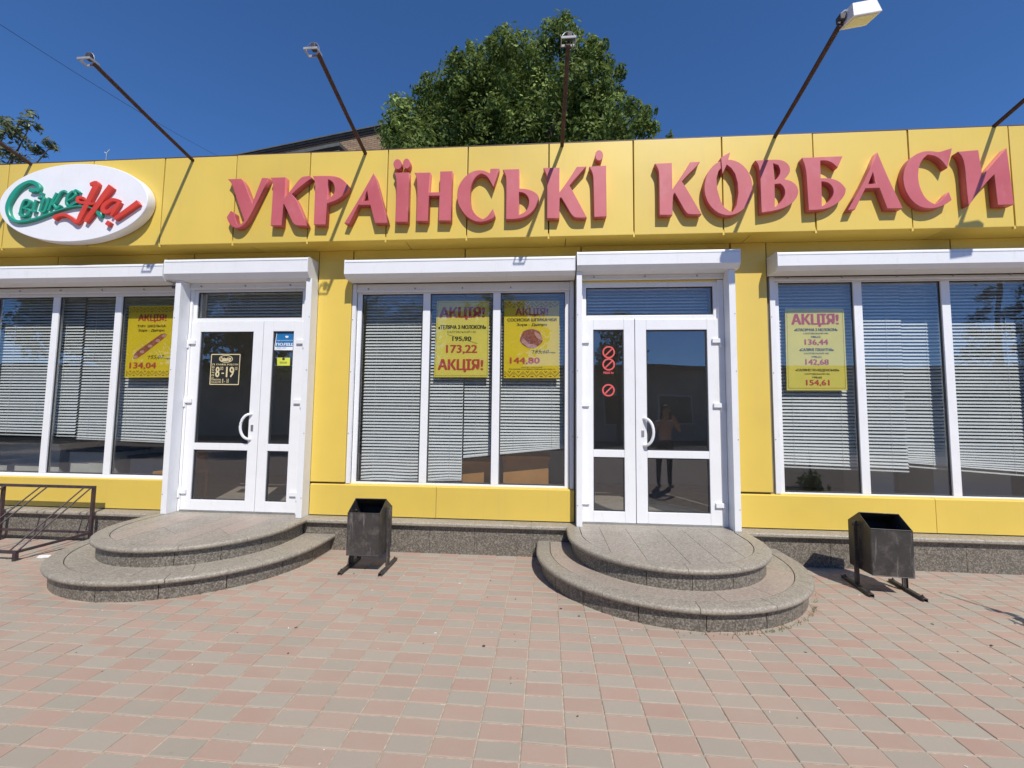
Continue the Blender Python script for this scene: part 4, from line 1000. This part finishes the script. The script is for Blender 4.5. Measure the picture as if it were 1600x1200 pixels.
# big tree behind the shop: clumps laid out over its outline, several depths
TY = 12.0
clumps = [(880,45,26),(893,75,30),(858,62,24),(838,90,40),(800,72,28),(792,105,40),(750,92,26),(745,122,38),(712,150,42),(668,160,34),(628,172,26),(618,205,34),(655,205,40),(700,200,44),(745,175,46),(790,160,48),(840,150,50),(890,130,44),(925,98,24),(935,128,28),(915,165,42),(870,200,50),(815,210,52),(760,220,46),(950,195,38),(985,200,28),(1005,215,20),(918,215,40),(640,235,36),(690,240,44),(1046,213,7),(1024,172,6),(1012,190,8),(905,52,8),(971,155,10),(650,140,9),(722,95,14),(822,55,10),(735,78,10),(928,92,24),(946,112,20),(944,140,24),(934,155,24),(908,85,22),(735,112,30),(700,128,30),(668,138,18),(622,170,22),(618,192,18),(772,82,20),(855,40,12),(885,28,10),(960,170,24),(1000,188,18),(1018,200,14)]
tree = empty('broadleaf_tree', (-.8,TY+.3,0), label='large dense green tree rising behind the middle of the shop', cat='tree'); tinv = Matrix.Translation(-Vector(tree.location))
bl = []; rng = random.Random(3)
for (x,y,r) in clumps:
    dd = rng.uniform(-.9,.5); p = atY(x,y,TY+dd); rm = r*(TY+dd)/FPX*1.12
    bl.append((p.x,p.y,p.z,rm*(.80 if r > 30 else .86)))
    if r > 30:
        for s in (1.5,2.9): q = atY(x+rng.uniform(-8,8),y+18,TY+dd+s); bl.append((q.x,q.y,q.z,rm*.95))
for (x,y,r) in clumps:                       # ragged outer sprigs
    if r < 18 or y < 70 or x < 650: continue
    for q in range(4):
        a = rng.uniform(0,2*math.pi); dd = rng.uniform(-1.3,.1); p = atY(x+r*1.12*math.cos(a), y-r*1.12*abs(math.sin(a))*(1 if rng.random() < .75 else -1), TY+dd); bl.append((p.x,p.y,p.z,rng.uniform(.09,.22)))
for k in range(16): bl.append((rng.uniform(-4.2,2.6),TY+rng.uniform(-1.4,2.4),rng.uniform(5.2,8.4),rng.uniform(.7,1.1)))
V, T = leaf_cloud(bl, 140, .066, .46, shell=.4, up=.5)
o = leaf_obj('crown', V, T, 'leaf', tree); o.matrix_parent_inverse = tinv
tk = MB(); limb(tk, (-.8,TY+.4,-.1), (-.7,TY+.3,5.2), .34, .24, .06)
for b in ((-3.6,TY,9.3),(-1.8,TY+.8,10.6),(.3,TY-.2,12.2),(1.6,TY+.4,9.6),(-.6,TY+1.6,11.0),(2.4,TY+.4,8.6),(-3.2,TY+1,7.6)): limb(tk, (-.7+random.uniform(-.1,.1),TY+.3,random.uniform(3.8,5.2)), b, .15, .03)
o = tk.build('trunk', G_['bark'], tree); o.matrix_parent_inverse = tinv
# feathery tree at the left edge
LYT = 9.0
lt = empty('feathery_tree', (-15.2,LYT+.5,0), label='pale feathery tree branch at the left edge of the sky', cat='tree'); linv = Matrix.Translation(-Vector(lt.location))
bl = []
for (x,y,r) in ((48,180,10),(38,195,11),(58,200,9),(8,190,14),(20,205,15),(-8,205,22),(36,218,12),(52,232,12),(76,224,10),(86,232,7),(64,238,9),(12,236,14),(-20,225,24),(30,245,12),(-30,190,20),(-45,240,30)):
    p = atY(x,y,LYT+random.uniform(-.3,.3)); bl.append((p.x,p.y,p.z,r*LYT/FPX))
for k in range(26): bl.append((random.uniform(-18.5,-14),LYT+random.uniform(-1.5,2.2),random.uniform(5,9),random.uniform(.5,.9)))
V, T = leaf_cloud(bl, 130, .10, .26, shell=.1, up=.6)
o = leaf_obj('crown', V, T, 'leaf_grey', lt); o.matrix_parent_inverse = linv
tk = MB(); limb(tk, (-15.2,LYT+.5,-.1), (-15,LYT+.3,5), .22, .15, .06)
for p in ((48,195),(80,228),(10,200),(20,240)):
    q = atY(*p,LYT); limb(tk, (-15,LYT+.3,random.uniform(4,5)), q, .07, .008)
limb(tk, (-15,LYT+.3,4.6), (-16.5,LYT+.8,8), .09, .02)
o = tk.build('trunk', G_['bark'], lt); o.matrix_parent_inverse = linv

# ================================================================== BRICK HOUSE BEHIND
A0, A1 = Vector((-4.4,14.47,0)), Vector((-14.4,16.60,0)); dv = (A1-A0).normalized(); ang = math.atan2(-dv.y, -dv.x)
bh = empty('brick_house', A1, ang, label='buff brick apartment house behind the shop, its eaves just showing', cat='building')
Lh = (A1-A0).length; H = 11.90
MB().box(0,Lh,0,9,-.1,H).build('wall', G_['far_brick'], bh)
rf = MB().box(-.1,Lh+.1,-.10,9.1,H+.01,H+.07).box(-.14,Lh+.14,-.16,9.15,H+.0705,H+.115).build('roof', G_['slate'], bh)
MB().box(-.05,Lh+.05,-.05,-.005,H-.07,H+.005).build('eaves_board', G_['dark_trim'], bh)
# glazed bay with its own canopy
bd = ray(530,222); nrm_ = Vector((-dv.y, dv.x, 0)); nrm_ = nrm_ if nrm_.y < 0 else -nrm_
q0 = A0+nrm_*1.25; tt_ = (q0-Vector((0,0,CAM_H))).dot(nrm_)/bd.dot(nrm_); by = Vector((0,0,CAM_H))+bd*tt_     # canopy corner on the bay's front plane
lx = (Vector((by.x,by.y,0))-A1).dot(-dv)-1.55
def bay(lx, zt):
    mb = MB().box(lx-1.25,lx+1.55,-1.25,-.01,zt,zt+.12); c = mb.build('bay_canopy', G_['slate'], bh)
    b = MB().box(lx-1.1,lx+1.4,-1.05,-.012,zt-2.6,zt-1.4).build('bay_parapet', G_['plaster'], bh)
    f = ring(lx-1.1,lx+1.4,zt-1.39,zt-.01,.07,-1.05,-.98)
    for q in (-.3,.5): f.box(lx+q-.035,lx+q+.035,-1.05,-.98,zt-1.32,zt-.08)
    f.box(lx+1.33,lx+1.4,-.975,-.02,zt-1.39,zt-.01); f.build('bay_frame', G_['pvc'], bh)
    MB().box(lx-1.03,lx+1.32,-1.02,-1.01,zt-1.32,zt-.08).box(lx+1.36,lx+1.37,-.97,-.02,zt-1.3,zt-.08).build('bay_glass', G_['window_dark'], bh)
bay(lx, by.z-.12)
for z in (8.4,5.4,2.4):
    for xx in (1.0,8.6):
        w = ring(xx,xx+1.4,z,z+1.5,.07,-.03,.02).build('window', G_['pvc'], bh); MB().box(xx+.07,xx+1.33,-.02,-.01,z+.07,z+1.43).build('pane', G_['window_dark'], w)

# ================================================================== ROOF BITS, WIRE
a0, a1 = atY(0,38,6.5), atY(345,246,15.0)
pts = []
for k in range(25):
    t = -.25+1.25*k/24; p = a0.lerp(a1, t); p.z -= .10*(1-(2*min(max(t,0),1)-1)**2); pts.append(p)
wr = MB().tube(pts, .0045, 6).build('overhead_wire', G_['wire']); tag(wr, 'thin dark overhead wire sloping across the sky at upper left', 'wire')
an = atY(166,248,5.6); am = empty('roof_antenna', (an.x,5.6,4.1), label='tiny pale forked antenna on the roof right of the oval sign top', cat='antenna')
MB().tube([(0,0,0),(0,0,an.z-4.1+.08)], .006, 6).build('mast', G_['steel'], am); zt = an.z-4.1+.08
MB().tube([(-.035,0,zt+.02),(0,0,zt),(.02,0,zt+.03),(.045,0,zt+.055)], .006, 6).build('fork', G_['lamp_white'], am)

# ================================================================== LITTER, GRASS
pp = Vector((0,0,0)); d = ray(69,871); s_ = -CAM_H/d.z; pp = Vector((d.x*s_, d.y*s_, 0))
lit = MB(); ptsl = [(pp.x+.07*math.cos(t)*(1+.3*math.sin(3*t)), pp.y+.045*math.sin(t)) for t in [k*math.pi/6 for k in range(12)]]
lit.prismz(ptsl, .004, .012); o = lit.build('paper_scrap', G_['paper']); tag(o, 'white scrap of paper on the pavers by the left steps', 'litter')
gm = []; gt = []
for k in range(130):
    a = random.gauss(math.radians(62), .30); r = 1.185+abs(random.gauss(0,.018)); x, y = 1.11+r*math.cos(-a+math.radians(0)), 4.35-r*math.sin(a)
    h = random.uniform(.008,.03); w = .0025; b = random.uniform(0,6.28); lean = Vector((random.gauss(0,.012),random.gauss(0,.012),h)); p = Vector((x,y,0)); u = Vector((math.cos(b),math.sin(b),0))*w
    gm.append([p-u, p+u, p+lean+u*.3, p+lean-u*.3]); gt.append(random.random())
o = leaf_obj('grass_tufts', np.array([[tuple(v) for v in q] for q in gm]), np.array(gt), 'grass_leaf', None); tag(o, 'thin grass growing along the foot of the right steps', 'grass', kind='stuff')
# loose crumbs, butts and leaf bits on the paving
cr = MB()
for k in range(75):
    x, y = random.uniform(-4.5,4.5), random.uniform(1.4,4.55)
    if (x-1.11)**2+(y-4.35)**2 < 1.5 or (x+3.47)**2+(y-4.35)**2 < 1.5: continue
    s = random.choice((.003,.004,.004,.006,.009)); a = random.uniform(0,6.28); e = random.uniform(.3,1)
    c_, q_ = math.cos(a), math.sin(a)
    cr.prismz([(x+s*(u*c_-v*e*q_), y+s*(u*q_+v*e*c_)) for u,v in ((-1,-.4),(-.2,-1),(.9,-.6),(1,.3),(.1,1),(-.8,.7))], .001, .001+s*.35)
o = cr.build('ground_debris', G_['room_dark']); tag(o, 'scattered dark specks and crumbs on the pavers', 'debris', kind='stuff')
cr = MB()
for k in range(70):
    x, y = random.uniform(-4.5,4.5), random.uniform(1.4,4.55)
    if (x-1.11)**2+(y-4.35)**2 < 1.5 or (x+3.47)**2+(y-4.35)**2 < 1.5: continue
    s = random.choice((.003,.004,.006,.008)); a = random.uniform(0,6.28); c_, q_ = math.cos(a), math.sin(a)
    cr.prismz([(x+s*(u*c_-v*.5*q_), y+s*(u*q_+v*.5*c_)) for u,v in ((-1,-.6),(1,-.5),(.9,.6),(-.8,.5))], .001, .001+s*.4)
o = cr.build('pale_debris', G_['paper']); tag(o, 'scattered white crumbs and cigarette ends on the pavers', 'debris', kind='stuff')

# ================================================================== BEYOND THE CAMERA (mirrored in the glass)
fb = empty('market_building', (2,-17,0), label='low grey market hall across the plaza, seen mirrored in the glass', cat='building')
MB().box(-45,40,-6,0,0,4.3).build('wall', G_['fence_grey'], fb); MB().box(-45.4,40.4,-6.4,.5,4.301,4.5).build('roof', G_['slate'], fb)
for k in range(9):
    w = ring(-14+k*3.1,-12+k*3.1,1.0,2.8,.08,.0,.05).build('window', G_['pvc'], fb); MB().box(-13.92+k*3.1,-12.08+k*3.1,.005,.02,1.08,2.72).build('pane', G_['window_dark'], w)
for k in range(30): MB().box(-16+k,-15.96+k,.001,.035,3.0,4.29).build('cladding_rib', G_['fence_grey'], fb)
def small_tree(loc, h, r, label, mat='leaf'):
    t = empty('street_tree', loc, random.uniform(0,6), label=label, cat='tree')
    b = [(random.uniform(-r,r)*.7, random.uniform(-r,r)*.7, h*random.uniform(.5,.92), r*random.uniform(.35,.6)) for k in range(14)]
    V, T = leaf_cloud(b, 26, .15, .5, shell=.4); leaf_obj('crown', V, T, mat, t)
    m = MB(); limb(m, (0,0,-.05), (0,0,h*.5), .16, .1, .05)
    for q in b[:5]: limb(m, (0,0,h*.4), q[:3], .07, .015)
    m.build('trunk', G_['bark'], t)
small_tree((-13.6,-9.5,0),8.4,2.9,'leafy street tree mirrored in the glass of the left door')
small_tree((-22,-10.5,0),8.8,3.4,'leafy street tree mirrored in the leftmost window')
small_tree((-8.3,-11,0),6.6,2.5,'leafy street tree mirrored in the left part of the middle window')
small_tree((-2.7,-11,0),7.3,2.3,'leafy street tree mirrored in the right part of the middle window')
small_tree((4.1,-15,0),7.6,1.3,'slim street tree mirrored in the pane of the right door')
sp = empty('spruce_tree', (17.6,-8.5,0), label='dark spruce mirrored in the pane at the right edge', cat='tree')
b = []
for k in range(13):
    z = 1.6+k*.72; rr = 2.0*(1-k/13.5)
    for j in range(max(2,int(7*(1-k/14)))): a = j*2*math.pi/max(2,int(7*(1-k/14)))+k; b.append((rr*.62*math.cos(a),rr*.62*math.sin(a),z-.25*rr,max(.14,rr*.30)))
V, T = leaf_cloud(b, 40, .13, .3, shell=.2, up=-.2); leaf_obj('crown', V, T, 'needle', sp); MB().tube([(0,0,-.05),(0,0,5),(0,0,10.6)], .16, 8, .02).build('trunk', G_['bark'], sp)
# sapling just outside the frame at the right; its shadow lies on the pavers
sa = empty('young_sapling', (3.80,3.02,0), label='thin young sapling beside the view, its shadow on the pavers at right', cat='tree')
m = MB().tube([(0,0,-.01),(.012,0,.5),(-.008,.01,.95),(.004,0,1.36)], .014, 6, .009)
m.build('trunk', G_['bark'], sa)
V, T = leaf_cloud([(0,0,.93,.045),(.02,0,.86,.05),(.03,0,.62,.12),(-.05,.04,.55,.14),(.05,-.03,.45,.20),(-.06,-.05,.38,.20)], 380, .038, .5, shell=.1); leaf_obj('crown', V, T, 'leaf', sa)

# ================================================================== PERSON (mirrored in the right door)
simple('skin', (.52,.33,.25), .55, .06); simple('hair', (.035,.025,.02), .6); simple('shirt', (.62,.42,.40), .8, .08); simple('trousers', (.035,.036,.042), .85); simple('phone', (.02,.02,.022), .25)
pe = empty('person', (2.53,0.0,0), label='person in a pale pink top raising a phone, mirrored in the right door', cat='person')
J = {'pel':(0,0,.92,.135),'wst':(0,.01,1.05,.12),'che':(0,.0,1.26,.145),'nec':(0,.0,1.44,.058),'nk2':(0,.02,1.50,.055),
     'hd1':(0,.025,1.56,.085),'hd2':(0,.02,1.63,.088),'hd3':(0,.01,1.675,.062)}
for s_, t_ in ((1,'l'),(-1,'r')):
    J.update({'hp'+t_:(.095*s_,0,.88,.10),'kn'+t_:(.11*s_,.02,.50,.062),'an'+t_:(.115*s_,-.02,.09,.042),'hl'+t_:(.115*s_,-.01,.045,.042),'to'+t_:(.125*s_,.16,.032,.032),
              'sh'+t_:(.165*s_,0,1.385,.062),'el'+t_:(.27*s_,.13,1.17,.043),'wr'+t_:(.12*s_,.30,1.40,.029),'pm'+t_:(.085*s_,.325,1.455,.036)})
    for k in range(4): J['f%d%s'%(k,t_)] = (.060*s_,.34+.004*k,1.445+.022*k,.009); J['g%d%s'%(k,t_)] = (.032*s_,.355,1.45+.022*k,.008)
    J['tb'+t_] = (.055*s_,.315,1.425,.011); J['tc'+t_] = (.03*s_,.318,1.43,.009)
E_ = [('pel','wst'),('wst','che'),('che','nec'),('nec','nk2'),('nk2','hd1'),('hd1','hd2'),('hd2','hd3')]
for t_ in 'lr':
    E_ += [('pel','hp'+t_),('hp'+t_,'kn'+t_),('kn'+t_,'an'+t_),('an'+t_,'hl'+t_),('hl'+t_,'to'+t_),('che','sh'+t_),('sh'+t_,'el'+t_),('el'+t_,'wr'+t_),('wr'+t_,'pm'+t_),('pm'+t_,'tb'+t_),('tb'+t_,'tc'+t_)]
    for k in range(4): E_ += [('pm'+t_,'f%d%s'%(k,t_)),('f%d%s'%(k,t_),'g%d%s'%(k,t_))]
keys = list(J); me = bpy.data.meshes.new('body'); me.from_pydata([J[k][:3] for k in keys], [(keys.index(a), keys.index(b)) for a, b in E_], [])
body = bpy.data.objects.new('body', me); COL.objects.link(body); body.parent = pe
md = body.modifiers.new('skin', 'SKIN'); lay = me.skin_vertices[0] if me.skin_vertices else None
if lay is None:
    bm = bmesh.new(); bm.from_mesh(me); bm.verts.layers.skin.verify(); bm.to_mesh(me); bm.free(); lay = me.skin_vertices[0]
for k, sv in zip(keys, lay.data): sv.radius = (J[k][3], J[k][3]*(.72 if k in ('che','wst','pel') else 1)); sv.use_root = (k == 'pel')
body.modifiers.new('smooth', 'SUBSURF').levels = 2; body.modifiers['smooth'].render_levels = 2
# clothes and skin as zones of the one body surface
mm, n, b = nodes('clothed_body'); tc = n.nodes.new('ShaderNodeTexCoord'); sx = N(n, 'ShaderNodeSeparateXYZ'); n.links.new(tc.outputs['Object'], sx.inputs[0])
def lt(sock, v):
    q = N(n, 'ShaderNodeMath', operation='LESS_THAN'); n.links.new(sock, q.inputs[0]); q.inputs[1].default_value = v; return q.outputs[0]
c = mixc(n, lt(sx.outputs[2], 1.43), (.52,.33,.25), (.62,.42,.40)); fa = N(n, 'ShaderNodeMath', operation='GREATER_THAN'); n.links.new(sx.outputs[1], fa.inputs[0]); fa.inputs[1].default_value = .165
c = mixc(n, fa.outputs[0], c, (.52,.33,.25)); c = mixc(n, lt(sx.outputs[2], .98), c, (.035,.036,.042)); c = mixc(n, lt(sx.outputs[2], .07), c, (.30,.29,.28))
n.links.new(c, b.inputs['Base Color']); b.inputs['Roughness'].default_value = .75; me.materials.append(mm)
hb = MB()
for i in range(9):
    for j in range(16):
        th, ph = math.pi*.62*i/8, 2*math.pi*j/16; fr_ = 1.0 if math.sin(ph) < .3 else .93
        hb.v.append((.104*math.sin(th)*math.cos(ph), .0+.108*math.sin(th)*math.sin(ph)*fr_-.012, 1.615+.125*math.cos(th)-(.11*(i/8)**2 if math.sin(ph) < .2 else 0)))
for i in range(8):
    for j in range(16): hb.f.append((i*16+j, i*16+(j+1)%16, (i+1)*16+(j+1)%16, (i+1)*16+j))
hb.build('hair', G_['hair'], pe, smooth=True)
fc = MB().prismx([(.105,1.60),(.128,1.575),(.105,1.57)], -.012, .012).build('nose', G_['skin'], pe)
for s_ in (-1,1): MB().tube([(.034*s_,.098,1.612),(.034*s_,.107,1.612)], .009, 8).build('eye', G_['hair'], pe); MB().tube([(.098*s_,.02,1.57),(.104*s_,.01,1.60),(.098*s_,0,1.615)], .012, 6).build('ear', G_['skin'], pe)
MB().box(-.024,.024,.100,.107,1.538,1.546).build('mouth', simple('lips', (.42,.16,.14), .5), pe)
ph_ = empty('phone', (2.53,.345,1.435), label='dark phone held up by the mirrored person', cat='phone'); MB().box(-.038,.038,-.004,.004,0,.155).build('body', G_['phone'], ph_, bevel=.003); MB().box(-.034,.034,-.0052,-.0045,.008,.147).build('screen', G_['window_dark'], ph_)
